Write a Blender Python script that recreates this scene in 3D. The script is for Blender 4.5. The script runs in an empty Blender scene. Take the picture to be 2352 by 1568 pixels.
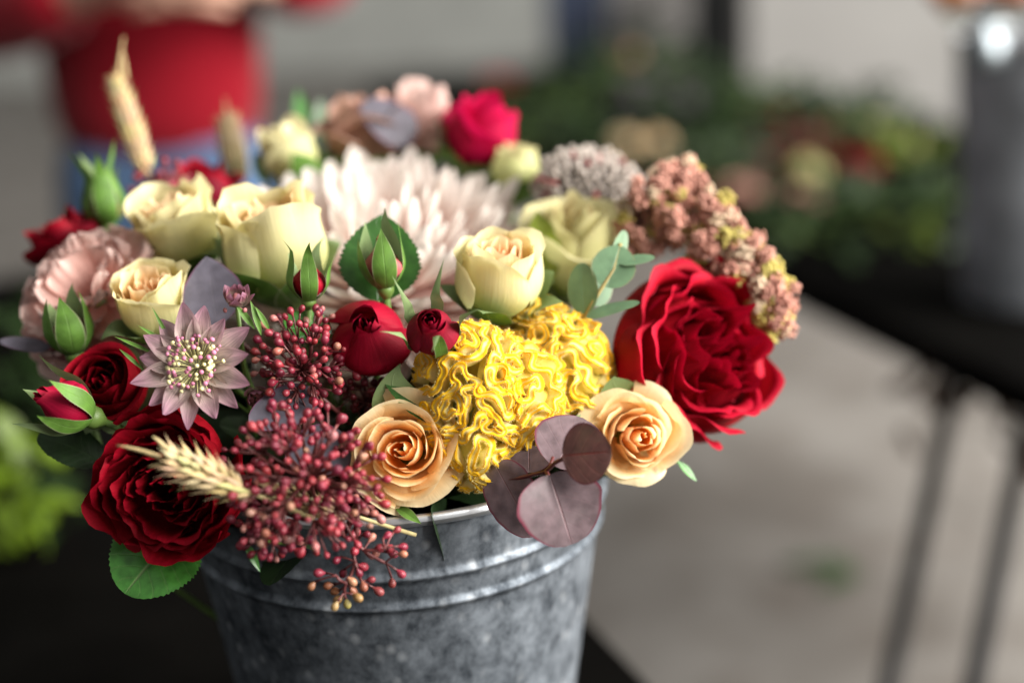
import bpy, bmesh, math, random
import numpy as np
from mathutils import Vector, Matrix

random.seed(7); RNG = np.random.default_rng(7)
S = bpy.context.scene
COL = S.collection
PI = math.pi

# ------------------------------------------------------------------ camera
CAM = np.array([0.0, 0.0, 1.27]); PITCH = math.radians(16.86); ROLL = math.radians(2.62)
_f = np.array([0, math.cos(PITCH), -math.sin(PITCH)])
_r0 = np.array([1.0, 0, 0]); _u0 = np.array([0, math.sin(PITCH), math.cos(PITCH)])
_r = math.cos(ROLL)*_r0 - math.sin(ROLL)*_u0
_u = math.cos(ROLL)*_u0 + math.sin(ROLL)*_r0
cd = bpy.data.cameras.new('camera'); cam = bpy.data.objects.new('camera', cd); COL.objects.link(cam)
cd.lens = 50; cd.sensor_width = 36; cd.clip_start = .01; cd.clip_end = 200
cam.matrix_world = Matrix(((_r[0], _u[0], -_f[0], CAM[0]), (_r[1], _u[1], -_f[1], CAM[1]), (_r[2], _u[2], -_f[2], CAM[2]), (0, 0, 0, 1)))
cd.dof.use_dof = True; cd.dof.focus_distance = .603; cd.dof.aperture_fstop = 2.2
S.camera = cam

# ------------------------------------------------------------------ light: one large window on the right, a dim room
w = bpy.data.worlds.new('World'); S.world = w; w.use_nodes = True
bg = w.node_tree.nodes['Background']; bg.inputs[0].default_value = (1.0, .985, .965, 1); bg.inputs[1].default_value = .29
def area(name, loc, target, sx, sy, power, col):
    l = bpy.data.lights.new(name, 'AREA'); l.shape = 'RECTANGLE'; l.size = sx; l.size_y = sy; l.energy = power; l.color = col
    o = bpy.data.objects.new(name, l); COL.objects.link(o); o.location = loc
    o.rotation_euler = (Vector(target)-Vector(loc)).to_track_quat('-Z', 'Y').to_euler()
    return o
area('window_light', (6.4, -.7, 4.3), (0, 1.0, .8), 7.5, 4.6, 2850, (1.0, .96, .905))
S.view_settings.view_transform = 'Standard'; S.view_settings.look = 'None'; S.view_settings.exposure = 0.0; S.view_settings.gamma = 1
S.render.resolution_x = 1024; S.render.resolution_y = 682

# ------------------------------------------------------------------ measuring helpers (photo measured on a 2352 px wide print)
FPX = 50/36*2352
def P(x, y, d): return CAM + d*_f + (x-1176)/FPX*d*_r - (y-784)/FPX*d*_u
def VW(r, u, t): v = r*_r + u*_u - t*_f; return v/np.linalg.norm(v)
def G(x, y, z):
    v = _f + (x-1176)/FPX*_r - (y-784)/FPX*_u
    return CAM + v*((z-CAM[2])/v[2])
def unit(v): v = np.asarray(v, float); return v/(np.linalg.norm(v)+1e-12)
def frame(pos, z, roll=0.0, xh=None):
    z = unit(z); xh = np.asarray(xh if xh is not None else _r, float)
    x = xh - z*(xh@z)
    if np.linalg.norm(x) < 1e-3: x = _u - z*(_u@z)
    x = unit(x); y = np.cross(z, x)
    x2 = math.cos(roll)*x + math.sin(roll)*y; y2 = np.cross(z, x2)
    M = np.eye(4); M[:3, 0] = x2; M[:3, 1] = y2; M[:3, 2] = z; M[:3, 3] = pos
    return Matrix(M.tolist())
def frameY(pos, y, n):
    y = unit(y); n = np.asarray(n, float); z = unit(n - y*(n@y)); x = np.cross(y, z)
    M = np.eye(4); M[:3, 0] = x; M[:3, 1] = y; M[:3, 2] = z; M[:3, 3] = pos
    return Matrix(M.tolist())
def hsh(n): return np.random.default_rng(n)

# ------------------------------------------------------------------ object helpers
def mesh(name, V, F, uv=None, smooth=True, val=None):
    me = bpy.data.meshes.new(name)
    me.from_pydata([tuple(map(float, v)) for v in V], [], F)
    if smooth: me.polygons.foreach_set('use_smooth', [True]*len(me.polygons))
    if uv is not None:
        l = me.uv_layers.new(name='UVMap'); idx = np.empty(len(me.loops), int); me.loops.foreach_get('vertex_index', idx)
        l.data.foreach_set('uv', np.asarray(uv, np.float32)[idx].ravel())
    if val is not None:
        a = me.attributes.new('val', 'FLOAT', 'POINT'); a.data.foreach_set('value', np.asarray(val, np.float32))
    me.update(); return me
def obj(name, me, mat=None, parent=None, M=None, color=None, label=None):
    o = bpy.data.objects.new(name, me); COL.objects.link(o)
    if mat is not None and len(me.materials) == 0: me.materials.append(mat)
    if parent is not None: o.parent = parent
    if M is not None: o.matrix_local = M
    if color is not None: o.color = (*color[:3], 1)
    if label: o['label'] = label
    return o
def thing(name, label, cat, M=None, group=None):
    o = bpy.data.objects.new(name, None); COL.objects.link(o); o.empty_display_size = .01
    if M is not None: o.matrix_world = M
    return tag(o, label, cat, group)
def tag(o, label, cat, group=None):
    o['label'] = label; o['category'] = cat
    if group: o['group'] = group
    return o
def gridfaces(nu, nv, off=0):
    return [(off+j*(nu+1)+i, off+j*(nu+1)+i+1, off+(j+1)*(nu+1)+i+1, off+(j+1)*(nu+1)+i) for j in range(nv) for i in range(nu)]
def uvgrid(nu, nv):
    u, v = np.meshgrid(np.linspace(-1, 1, nu+1), np.linspace(0, 1, nv+1)); return u, v
def gridmesh(name, X, Y, Z, u, v, val=None):
    nv, nu = u.shape[0]-1, u.shape[1]-1
    return mesh(name, np.stack([X, Y, Z], -1).reshape(-1, 3), gridfaces(nu, nv), np.stack([(u+1)/2, v], -1).reshape(-1, 2), val=None if val is None else val.ravel())
class MB:
    def __init__(s): s.V = []; s.F = []; s.UV = []; s.val = []
    def add(s, V, F, uv=None, val=0.0):
        o = len(s.V); s.V += [tuple(map(float, q)) for q in V]; s.F += [tuple(i+o for i in f) for f in F]
        s.UV += list(uv) if uv is not None else [(0, 0)]*len(V); s.val += list(val) if hasattr(val, '__len__') else [val]*len(V)
    def tube(s, pts, rad, n=6, cap=True, val=0.0):
        pts = [np.asarray(p, float) for p in pts]; m = len(pts)
        rad = list(rad) if hasattr(rad, '__len__') else [rad]*m
        t0 = unit(pts[1]-pts[0]); a = np.cross(t0, [0.3, .2, .93]); a = unit(a) if np.linalg.norm(a) > 1e-4 else np.array([1., 0, 0])
        V = []; F = []; uv = []
        for i, p in enumerate(pts):
            t = unit(pts[min(i+1, m-1)]-pts[max(i-1, 0)]); a = unit(a - t*(a@t)); b = np.cross(t, a)
            for k in range(n):
                q = 2*PI*k/n; V.append(p+rad[i]*(math.cos(q)*a+math.sin(q)*b)); uv.append((k/n, i/(m-1)))
        for i in range(m-1):
            for k in range(n): F.append((i*n+k, i*n+(k+1) % n, (i+1)*n+(k+1) % n, (i+1)*n+k))
        if cap: F += [tuple(range(n))[::-1], tuple(range((m-1)*n, m*n))]
        s.add(V, F, uv, val)
    def lathe(s, prof, n=24, M=None, val=0.0):
        V = []; F = []; uv = []
        for j, (r, z) in enumerate(prof):
            for k in range(n): V.append((r*math.cos(2*PI*k/n), r*math.sin(2*PI*k/n), z)); uv.append((k/n, j/(len(prof)-1)))
        for j in range(len(prof)-1):
            for k in range(n): F.append((j*n+k, j*n+(k+1) % n, (j+1)*n+(k+1) % n, (j+1)*n+k))
        if M is not None: V = [M @ Vector(v) for v in V]
        s.add(V, F, uv, val)
    def box(s, c, d, M=None):
        V = [np.array(c)+np.array(d)/2*np.array(k) for k in ((-1,-1,-1),(1,-1,-1),(1,1,-1),(-1,1,-1),(-1,-1,1),(1,-1,1),(1,1,1),(-1,1,1))]
        if M is not None: V = [M @ Vector(v) for v in V]
        s.add(V, [(0,3,2,1),(4,5,6,7),(0,1,5,4),(1,2,6,5),(2,3,7,6),(3,0,4,7)])
    def mesh(s, name, smooth=True): return mesh(name, s.V, s.F, s.UV, smooth, s.val)
def bez(a, b, c, n=8):
    a, b, c = map(np.asarray, (a, b, c)); return [(1-t)**2*a + 2*t*(1-t)*b + t*t*c for t in np.linspace(0, 1, n)]
def snoise(x, y, seed, k=5):
    r = hsh(seed); o = 0
    for i in range(k):
        a = r.uniform(0, 2*PI); f = r.uniform(.6, 1.8); o = o+np.sin(f*(x*math.cos(a)+y*math.sin(a))+r.uniform(0, 6.28))
    return o/k**.5

# ------------------------------------------------------------------ materials
def mat(name):
    m = bpy.data.materials.new(name); m.use_nodes = True; nt = m.node_tree; nt.nodes.clear()
    out = nt.nodes.new('ShaderNodeOutputMaterial'); return m, nt, out
class N:
    def __init__(s, nt): s.nt = nt
    def __call__(s, t, **kw):
        n = s.nt.nodes.new(t)
        for k, v in kw.items(): setattr(n, k, v)
        return n
    def link(s, a, b): s.nt.links.new(a, b)
    def mix(s, fac, a, b, blend='MIX'):
        n = s.nt.nodes.new('ShaderNodeMix'); n.data_type = 'RGBA'; n.blend_type = blend
        for i, q in ((0, fac), (6, a), (7, b)):
            if hasattr(q, 'is_linked') or hasattr(q, 'links'): s.link(q, n.inputs[i])
            elif i == 0: n.inputs[0].default_value = q
            else: n.inputs[i].default_value = (*q[:3], 1)
        return n.outputs[2]
    def math(s, op, a, b=0.0, c=0.0):
        n = s.nt.nodes.new('ShaderNodeMath'); n.operation = op
        for i, q in ((0, a), (1, b), (2, c)):
            if hasattr(q, 'links'): s.link(q, n.inputs[i])
            else: n.inputs[i].default_value = q
        return n.outputs[0]
    def ramp(s, fac, stops, interp='LINEAR'):
        n = s.nt.nodes.new('ShaderNodeValToRGB'); n.color_ramp.interpolation = interp; e = n.color_ramp.elements
        while len(e) < len(stops): e.new(.5)
        for k, (p, c) in zip(e, stops): k.position = p; k.color = (*c[:3], 1) if hasattr(c, '__len__') else (c, c, c, 1)
        s.link(fac, n.inputs[0]); return n.outputs[0]
    def noise(s, scale, vec=None, detail=3.0, rough=.5, dist=0.0):
        n = s.nt.nodes.new('ShaderNodeTexNoise'); n.inputs['Scale'].default_value = scale; n.inputs['Detail'].default_value = detail
        n.inputs['Roughness'].default_value = rough; n.inputs['Distortion'].default_value = dist
        if vec is not None: s.link(vec, n.inputs['Vector'])
        return n.outputs['Fac']
    def bump(s, h, strength, dist=.001):
        n = s.nt.nodes.new('ShaderNodeBump'); n.inputs['Strength'].default_value = strength; n.inputs['Distance'].default_value = dist
        s.link(h, n.inputs['Height']); return n.outputs[0]
def finish(n, out, col, rough=.5, trans=0.0, spec=.4, bump=None, metal=0.0, sheen=0.0):
    b = n('ShaderNodeBsdfPrincipled')
    if hasattr(col, 'links'): n.link(col, b.inputs['Base Color'])
    else: b.inputs['Base Color'].default_value = (*col[:3], 1)
    if hasattr(rough, 'links'): n.link(rough, b.inputs['Roughness'])
    else: b.inputs['Roughness'].default_value = rough
    b.inputs['Specular IOR Level'].default_value = spec
    if hasattr(metal, 'links'): n.link(metal, b.inputs['Metallic'])
    else: b.inputs['Metallic'].default_value = metal
    if sheen: b.inputs['Sheen Weight'].default_value = sheen; b.inputs['Sheen Roughness'].default_value = .4
    if bump is not None: n.link(bump, b.inputs['Normal'])
    if trans:
        t = n('ShaderNodeBsdfTranslucent'); m = n('ShaderNodeMixShader'); m.inputs[0].default_value = trans
        if hasattr(col, 'links'): n.link(col, t.inputs[0])
        else: t.inputs[0].default_value = (*col[:3], 1)
        if bump is not None: n.link(bump, t.inputs['Normal'])
        n.link(b.outputs[0], m.inputs[1]); n.link(t.outputs[0], m.inputs[2]); n.link(m.outputs[0], out.inputs[0])
    else: n.link(b.outputs[0], out.inputs[0])
def plain(name, col, rough=.5, spec=.4, nscale=30, namt=.25, metal=0.0, bumps=.0, trans=0.0, sheen=0.0, usecol=False):
    m, nt, out = mat(name); n = N(nt); tc = n('ShaderNodeTexCoord').outputs['Object']
    f = n.noise(nscale, tc, 4)
    if usecol: base = n('ShaderNodeObjectInfo').outputs['Color']; c = n.mix(1, base, n.ramp(f, [(.3, 1-namt), (.7, 1+namt*.3)]), 'MULTIPLY')
    else: c = n.mix(n.ramp(f, [(.3, 0), (.7, 1)]), [q*(1-namt) for q in col], [min(1, q*(1+namt*.5)) for q in col])
    finish(n, out, c, rough, trans, spec, n.bump(f, bumps) if bumps else None, metal, sheen)
    return m
def petal_mat(name, edge, base, outer=None, oamt=.8, trans=.38, rough=.5, e0=.72, e1=1.0, b1=.35, edgeamt=1.0, spec=.25, vein=.10, sheen=0.0):
    m, nt, out = mat(name); n = N(nt)
    main = n('ShaderNodeObjectInfo').outputs['Color']; uv = n('ShaderNodeUVMap').outputs[0]
    sep = n('ShaderNodeSeparateXYZ'); n.link(uv, sep.inputs[0]); u, v = sep.outputs[0], sep.outputs[1]
    rnd = n('ShaderNodeObjectInfo').outputs['Random']
    mp = n('ShaderNodeMapping'); mp.inputs['Scale'].default_value = (26, 1.6, 1); n.link(uv, mp.inputs[0])
    off = n('ShaderNodeCombineXYZ'); n.link(n.math('MULTIPLY', rnd, 37.0), off.inputs[2]); n.link(n.math('MULTIPLY', rnd, 11.0), off.inputs[0]); n.link(off.outputs[0], mp.inputs['Location'])
    veins = n.noise(1.0, mp.outputs[0], 3, .6, .4)
    mp2 = n('ShaderNodeMapping'); mp2.inputs['Scale'].default_value = (3, 3, 1); n.link(uv, mp2.inputs[0]); n.link(off.outputs[0], mp2.inputs['Location'])
    blot = n.noise(1.0, mp2.outputs[0], 4)
    vv = n.math('ADD', v, n.math('MULTIPLY', n.math('SUBTRACT', blot, .5), .25))
    if outer is not None: main = n.mix(n.ramp(n('ShaderNodeNewGeometry').outputs['Backfacing'], [(0, oamt), (1, 0)]), main, outer)
    c = n.mix(n.ramp(vv, [(e0, 0), (e1, edgeamt)]), main, edge)
    c = n.mix(n.ramp(vv, [(.05, 1), (b1, 0)]), c, base)
    c = n.mix(1.0, c, n.ramp(veins, [(.3, 1-vein), (.65, 1.0)]), 'MULTIPLY')
    c = n.mix(1.0, c, n.ramp(blot, [(.3, 1-vein), (.7, 1.04)]), 'MULTIPLY')
    finish(n, out, c, rough, trans, spec, n.bump(veins, .22, .0012), sheen=sheen)
    return m
def leaf_mat(name, col, vcol, edge=None, rough=.4, trans=.15, spec=.5, vein=.6, nv=8, mott=.3, mottcol=None, mid=.025, under=None, bumps=.4):
    m, nt, out = mat(name); n = N(nt); uv = n('ShaderNodeUVMap').outputs[0]; sep = n('ShaderNodeSeparateXYZ'); n.link(uv, sep.inputs[0])
    au = n.math('ABSOLUTE', n.math('MULTIPLY_ADD', sep.outputs[0], 2.0, -1.0)); v = sep.outputs[1]
    obc = n('ShaderNodeTexCoord').outputs['Object']; rnd = n('ShaderNodeObjectInfo').outputs['Random']
    no = n('ShaderNodeTexNoise'); no.noise_dimensions = '4D'; no.inputs['Scale'].default_value = 160; no.inputs['Detail'].default_value = 5
    n.link(obc, no.inputs['Vector']); n.link(n.math('MULTIPLY', rnd, 40.0), no.inputs['W']); fac = no.outputs['Fac']
    no2 = n('ShaderNodeTexNoise'); no2.noise_dimensions = '4D'; no2.inputs['Scale'].default_value = 45; no2.inputs['Detail'].default_value = 3
    n.link(obc, no2.inputs['Vector']); n.link(n.math('MULTIPLY', rnd, 40.0), no2.inputs['W'])
    sv = n.math('FRACT', n.math('ADD', n.math('SUBTRACT', n.math('MULTIPLY', v, float(nv)), n.math('MULTIPLY', au, 1.8)), n.math('MULTIPLY', fac, .25)))
    sline = n.ramp(n.math('ABSOLUTE', n.math('SUBTRACT', sv, .5)), [(.0, 1), (.09, 0)])
    midl = n.ramp(au, [(mid*.4, 1), (mid*2.2, 0)])
    vn = n.math('MAXIMUM', n.math('MULTIPLY', sline, vein*.5), midl)
    mm = n.mix(n.ramp(fac, [(.35, 0), (.65, 1)]), [q*(1-mott) for q in col], [q*(1+mott) for q in col])
    if mottcol is not None: mm = n.mix(n.ramp(no2.outputs['Fac'], [(.55, 0), (.7, .6)]), mm, mottcol)
    c = n.mix(n.math('MULTIPLY', vn, vein), mm, vcol)
    if edge is not None: c = n.mix(n.ramp(n.math('ADD', au, n.math('MULTIPLY', n.math('SUBTRACT', fac, .5), .1)), [(.90, 0), (.985, .9)]), c, edge)
    if under is not None: c = n.mix(n('ShaderNodeNewGeometry').outputs['Backfacing'], c, under)
    h = n.math('SUBTRACT', n.math('MULTIPLY', fac, .3), vn)
    finish(n, out, c, rough, trans, spec, n.bump(h, bumps, .0006))
    return m

GREEN = (.10, .20, .03)
M_cream = petal_mat('cream_petal', (.84, .78, .46), (.52, .62, .16), outer=(.80, .77, .43), e0=.75, e1=1.0, b1=.7, vein=.05, trans=.42)
M_peach = petal_mat('peach_petal', (.98, .84, .54), (.96, .60, .20), outer=(.98, .82, .50), oamt=.6, e0=.70, e1=1.0, b1=.3, vein=.04, trans=.48)
M_heart = petal_mat('apricot_petal', (.95, .76, .50), (.86, .42, .12), e0=.75, e1=1.0, b1=.4, vein=.05, trans=.45)
M_pale = petal_mat('pale_green_petal', (.62, .58, .32), (.38, .50, .10), outer=(.66, .66, .30), e0=.75, b1=.6, vein=.05)
M_red = petal_mat('red_petal', (.44, .003, .024), (.20, .0, .004), trans=.22, e0=.8, b1=.3, rough=.6, spec=.12, vein=.14)
M_dark = petal_mat('burgundy_petal', (.34, .003, .016), (.07, .0, .003), trans=.2, e0=.75, b1=.3, rough=.6, spec=.12, vein=.2)
M_bud = petal_mat('crimson_petal', (.34, .006, .03), (.20, .001, .01), trans=.15, e0=.8, b1=.3, rough=.6, spec=.15, vein=.12)
M_mag = petal_mat('magenta_petal', (.60, .006, .08), (.30, .0, .02), trans=.3, e0=.7, b1=.3, rough=.6, spec=.15)
M_mum = petal_mat('blush_petal', (.84, .79, .74), (.84, .52, .45), trans=.42, e0=.6, e1=1.0, b1=.75, rough=.5, spec=.3, vein=.10)
M_carn = petal_mat('pink_carnation_petal', (.88, .66, .60), (.74, .38, .32), trans=.42, e0=.7, b1=.4, vein=.1)
M_dusk = petal_mat('dusky_petal', (.62, .38, .30), (.28, .12, .06), trans=.3, e0=.6, b1=.5)
M_astr = petal_mat('bract', (.58, .28, .40), (.88, .84, .62), trans=.42, e0=.62, e1=1.05, b1=.7, vein=.5, rough=.55)
M_stem = plain('green_stem', (.10, .17, .035), .45, .4, 60, .3)
M_redstem = plain('reddish_stem', (.12, .03, .03), .45, .4, 120, .4)
M_sepal = leaf_mat('sepal_green', (.085, .18, .028), (.20, .32, .09), edge=(.30, .34, .18), rough=.55, spec=.25, vein=.25, nv=5, mott=.25, under=(.17, .24, .10))
M_leaf = leaf_mat('rose_leaf', (.026, .085, .014), (.10, .19, .05), rough=.33, spec=.55, vein=.55, nv=8)
M_leafb = leaf_mat('bright_rose_leaf', (.06, .22, .035), (.22, .30, .12), rough=.28, spec=.6, vein=.6, nv=7, mott=.35)
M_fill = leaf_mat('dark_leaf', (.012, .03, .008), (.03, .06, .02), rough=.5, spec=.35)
M_eup = leaf_mat('plum_eucalyptus_leaf', (.135, .095, .105), (.20, .022, .03), edge=(.13, .01, .03), rough=.45, trans=.08, spec=.35, vein=.24, nv=5, mott=.3, mottcol=(.20, .16, .165), mid=.014, bumps=.35)
M_euq = leaf_mat('grey_plum_leaf', (.085, .078, .10), (.11, .09, .11), edge=(.12, .035, .08), rough=.5, trans=.05, spec=.35, vein=.15, nv=5, mott=.2, mid=.010, bumps=.2)
M_eub = leaf_mat('brown_eucalyptus_leaf', (.062, .024, .020), (.26, .02, .015), edge=(.05, .006, .010), rough=.5, trans=.06, spec=.3, vein=.35, nv=4, mott=.3, mottcol=(.06, .045, .025), mid=.016, bumps=.7)
M_eug = leaf_mat('sage_eucalyptus_leaf', (.12, .21, .115), (.20, .28, .15), edge=(.20, .22, .12), rough=.5, trans=.1, spec=.4, vein=.25, nv=5, mott=.12)
M_berry = plain('berry_skin', (.4, .05, .05), .38, .45, 500, .35, usecol=True, bumps=.15)
M_wheat = plain('wheat_straw', (.62, .47, .25), .6, .3, 240, .35, bumps=.25, trans=.1, usecol=True)
M_bead = plain('floret', (.4, .3, .25), .65, .25, 300, .35, usecol=True, bumps=.3)
M_pollen = plain('anther', (.45, .2, .25), .6, .3, 400, .3, usecol=True)

# ------------------------------------------------------------------ petals and roses
def rose_petal(Rb, Rl, H, hw, seed, nu=16, nv=14, vb=.55, spiral=.0, wav=.04, tip=.0, curl=.0, roundness=.25, ruf=0.0, ruff=6.0, phi=0.0, tilt=0.0, base=.16):
    u, v = uvgrid(nu, nv)
    a = hw*(.42+.58*np.sin(np.minimum(v/.65, 1)*PI/2))
    s = np.clip(v/vb, 0, 1); k = np.clip((v-vb)/(1-vb), 0, 1); k = k*k*(3-2*k)
    r = Rb*(base+(1-base)*np.sin(s*PI/2)**.75)*(1-k) + Rl*k
    z = H*v*(1-roundness*np.abs(u)**2.6*v)
    flare = max(0.0, Rl/Rb-1.0)
    z = z - H*.55*flare*k*k*.6
    c = np.clip((v-.80)/.20, 0, 1)**2 * (.35+.65*(1-np.abs(u)**2))
    r = r + curl*Rb*c*.55; z = z - curl*Rb*c*.5
    z = z + tip*H*np.exp(-(u/.14)**2)*v**8
    r = r*(1+spiral*u) + Rb*wav*snoise(u*2.4+seed, v*2.6, seed)*v
    z = z + H*wav*.8*snoise(u*4.0, v*0+seed, seed+3)*v**3
    z = z + H*.012*snoise(u*11.0, v*0+seed, seed+9)*v**8
    r = r + ruf*Rb*np.sin(u*ruff+seed)*v**4 + ruf*.4*Rb*np.sin(u*ruff*2.3+seed*2)*v**6
    an = phi + a*u
    X, Y = r*np.cos(an), r*np.sin(an)
    if tilt:
        ct, st = math.cos(tilt), math.sin(tilt); d = np.array([math.cos(phi), math.sin(phi)])
        rad = X*d[0]+Y*d[1]; nr = rad*ct+z*st; z = z*ct-rad*st; X = X+(nr-rad)*d[0]; Y = Y+(nr-rad)*d[1]
    return gridmesh('petal', X, Y, z, u, v)
def lerp3(a, b, t): return tuple(a[i]*(1-t)+b[i]*t for i in range(3))
STEM_T = None
def add_stem(root, M, r=.0016, mt=None, z0=0.0):
    """stem from the flower's base down into the bucket"""
    tgt = STEM_T + np.array([RNG.uniform(-.03, .03), RNG.uniform(-.03, .03), RNG.uniform(-.02, .02)])
    L = M.inverted() @ Vector(tgt); L = np.array(L); a = np.array([0, 0, z0])
    b = MB(); b.tube(bez(a, a+np.array([0, 0, -.35])*min(.12, np.linalg.norm(L-a))/.2, L, 9), r, 7)
    return obj('stem', b.mesh('stem'), mt or M_stem, root)
def sepal_mesh(R, H, hw, L, flare, seed, phi, reflex=0.0, nu=6, nv=16):
    u, v = uvgrid(nu, nv)
    wd = hw*np.where(v < .35, .75+.25*np.sin(v/.35*PI/2), np.cos(np.clip((v-.35)/.65, 0, 1)*PI/2)**1.15)
    hv = v*L/H
    s = np.clip(hv/.5, 0, 1)
    prof = R*(.3+.7*np.sin(s*PI/2)**.8)*(1-.55*np.clip((hv-.5)/.7, 0, 1)**1.6)
    r = prof+.0009+flare*R*np.clip((v-.45)/.55, 0, 1)**2*1.5
    z = hv*H - reflex*H*np.clip((v-.5)/.5, 0, 1)**2
    an = phi + wd*u*R/np.maximum(r, R*.25)*.9 + .25*snoise(v*3, v*0, seed)*v**2
    r = r + .0005*(u**2)*np.sin(v*PI)
    return gridmesh('sepal', r*np.cos(an), r*np.sin(an), z, u, v)
def rose(name, label, cat, x, y, d, ax, R, H, n, mt, cin, cout, lip=(.06, .80), body=(.25, 1.0), hw=(1.15, 1.25), seed=1, wav=.05, spiral=.10, curl=(0, .15), tip=.0, flare_last=0, flare=1.15, ruf=0.0, tiltj=0.0, roll=0.0, group=None, hin=.92, hout=1.0, sep=5, vb=.55, cpow=1.0, lpow=1.0, detail=1.0, stem=True, world=None, flarecurl=.35, seplen=.6, ruff=6.0, jit=.0, mtin=None, tin=.6):
    axw = VW(*ax); pos = (P(x, y, d) if world is None else np.array(world)) - axw*H*.55
    M = frame(pos, axw, roll); root = thing(name, label, cat, M, group); rg = hsh(seed*17+3)
    nu, nv = int(16*detail), int(14*detail); ph = rg.uniform(0, 6.28)
    for i in range(n):
        t = i/(n-1); ph += 2.3999 + rg.uniform(-.25, .25)
        Rb = R*(body[0]+(body[1]-body[0])*t**.85); Rl = R*(lip[0]+(lip[1]-lip[0])*t**lpow)*rg.uniform(.95, 1.05)
        Hh = H*(hin+(hout-hin)*t)*rg.uniform(.95, 1.04); cu = curl[0]+(curl[1]-curl[0])*t
        if i >= n-flare_last: Rl = R*flare*rg.uniform(.92, 1.1); Hh *= rg.uniform(.84, .95); cu = flarecurl*rg.uniform(.6, 1.2)
        me = rose_petal(Rb, Rl, Hh, hw[0]+(hw[1]-hw[0])*t, seed*100+i, nu, nv, vb=vb, spiral=spiral*rg.uniform(.5, 1.3), wav=wav, tip=tip*t, curl=cu, ruf=ruf, ruff=ruff, phi=ph, tilt=rg.uniform(-.4, 1)*tiltj*t)
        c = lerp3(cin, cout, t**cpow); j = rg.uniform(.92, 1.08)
        co = np.empty(len(me.vertices)*3, np.float32); me.vertices.foreach_get('co', co); co = co.reshape(-1, 3); mr = np.hypot(co[:, 0], co[:, 1]).max()
        if mr > 1.14*R: co[:, :2] *= 1.14*R/mr
        co[:, 2] = np.maximum(co[:, 2], -.05*R); me.vertices.foreach_set('co', co.ravel()); me.update()
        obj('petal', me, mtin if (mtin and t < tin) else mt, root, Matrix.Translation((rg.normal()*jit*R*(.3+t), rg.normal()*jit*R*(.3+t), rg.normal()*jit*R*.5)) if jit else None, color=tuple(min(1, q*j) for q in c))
    b = MB(); b.lathe([(.0005, -.16*R), (.22*R, -.12*R), (.32*R, .06*R), (.2*R, .2*R), (.001, .22*R)], 12)
    cal = obj('receptacle', b.mesh('receptacle'), M_stem, root)
    for k in range(sep):
        obj('sepal', sepal_mesh(R*1.03, H, .55, H*rg.uniform(.75, 1.05)*seplen, rg.uniform(.05, .3), seed+k, 2*PI*k/5+rg.uniform(-.2, .2), rg.uniform(.0, .3)), M_sepal, cal)
    if stem: add_stem(root, M, .0018, z0=-.15*R)
    return root, M
def bud(name, label, x, y, d, ax, R, H, seed, mt=None, cin=(.16, .0, .012), cout=(.30, .004, .03), open_=.3, sepL=1.3, flare=.5, sepw=.62, npet=7, roll=0.0, stem=True, sepjit=.25, group=None):
    axw = VW(*ax); pos = P(x, y, d)-axw*H*.5; M = frame(pos, axw, roll); root = thing(name, label, 'rose bud', M, group); rg = hsh(seed*31+5)
    ph = rg.uniform(0, 6.28)
    for i in range(npet):
        t = i/max(1, npet-1); ph += 2.3999
        obj('petal', rose_petal(R*(.45+.53*t), R*(.10+open_*t), H*(.98-.05*t), 1.5, seed*50+i, 14, 12, vb=.48, spiral=.14, wav=.03, curl=.05*t, phi=ph), mt or M_bud, root, color=lerp3(cin, cout, t))
    b = MB(); b.lathe([(.0008, -.62*R), (.16*R, -.58*R), (.40*R, -.25*R), (.42*R, 0), (.30*R, .16*R), (.001, .2*R)], 14); cal = obj('receptacle', b.mesh('receptacle'), M_stem, root)
    for k in range(5):
        obj('sepal', sepal_mesh(R*1.02, H, sepw, H*sepL*rg.uniform(1-sepjit, 1+sepjit), flare*rg.uniform(.3, 1.4), seed+k, 2*PI*k/5+rg.uniform(-.15, .15), 0), M_sepal, cal)
    if stem: add_stem(root, M, .0016, z0=-.55*R)
    return root, M
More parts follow.
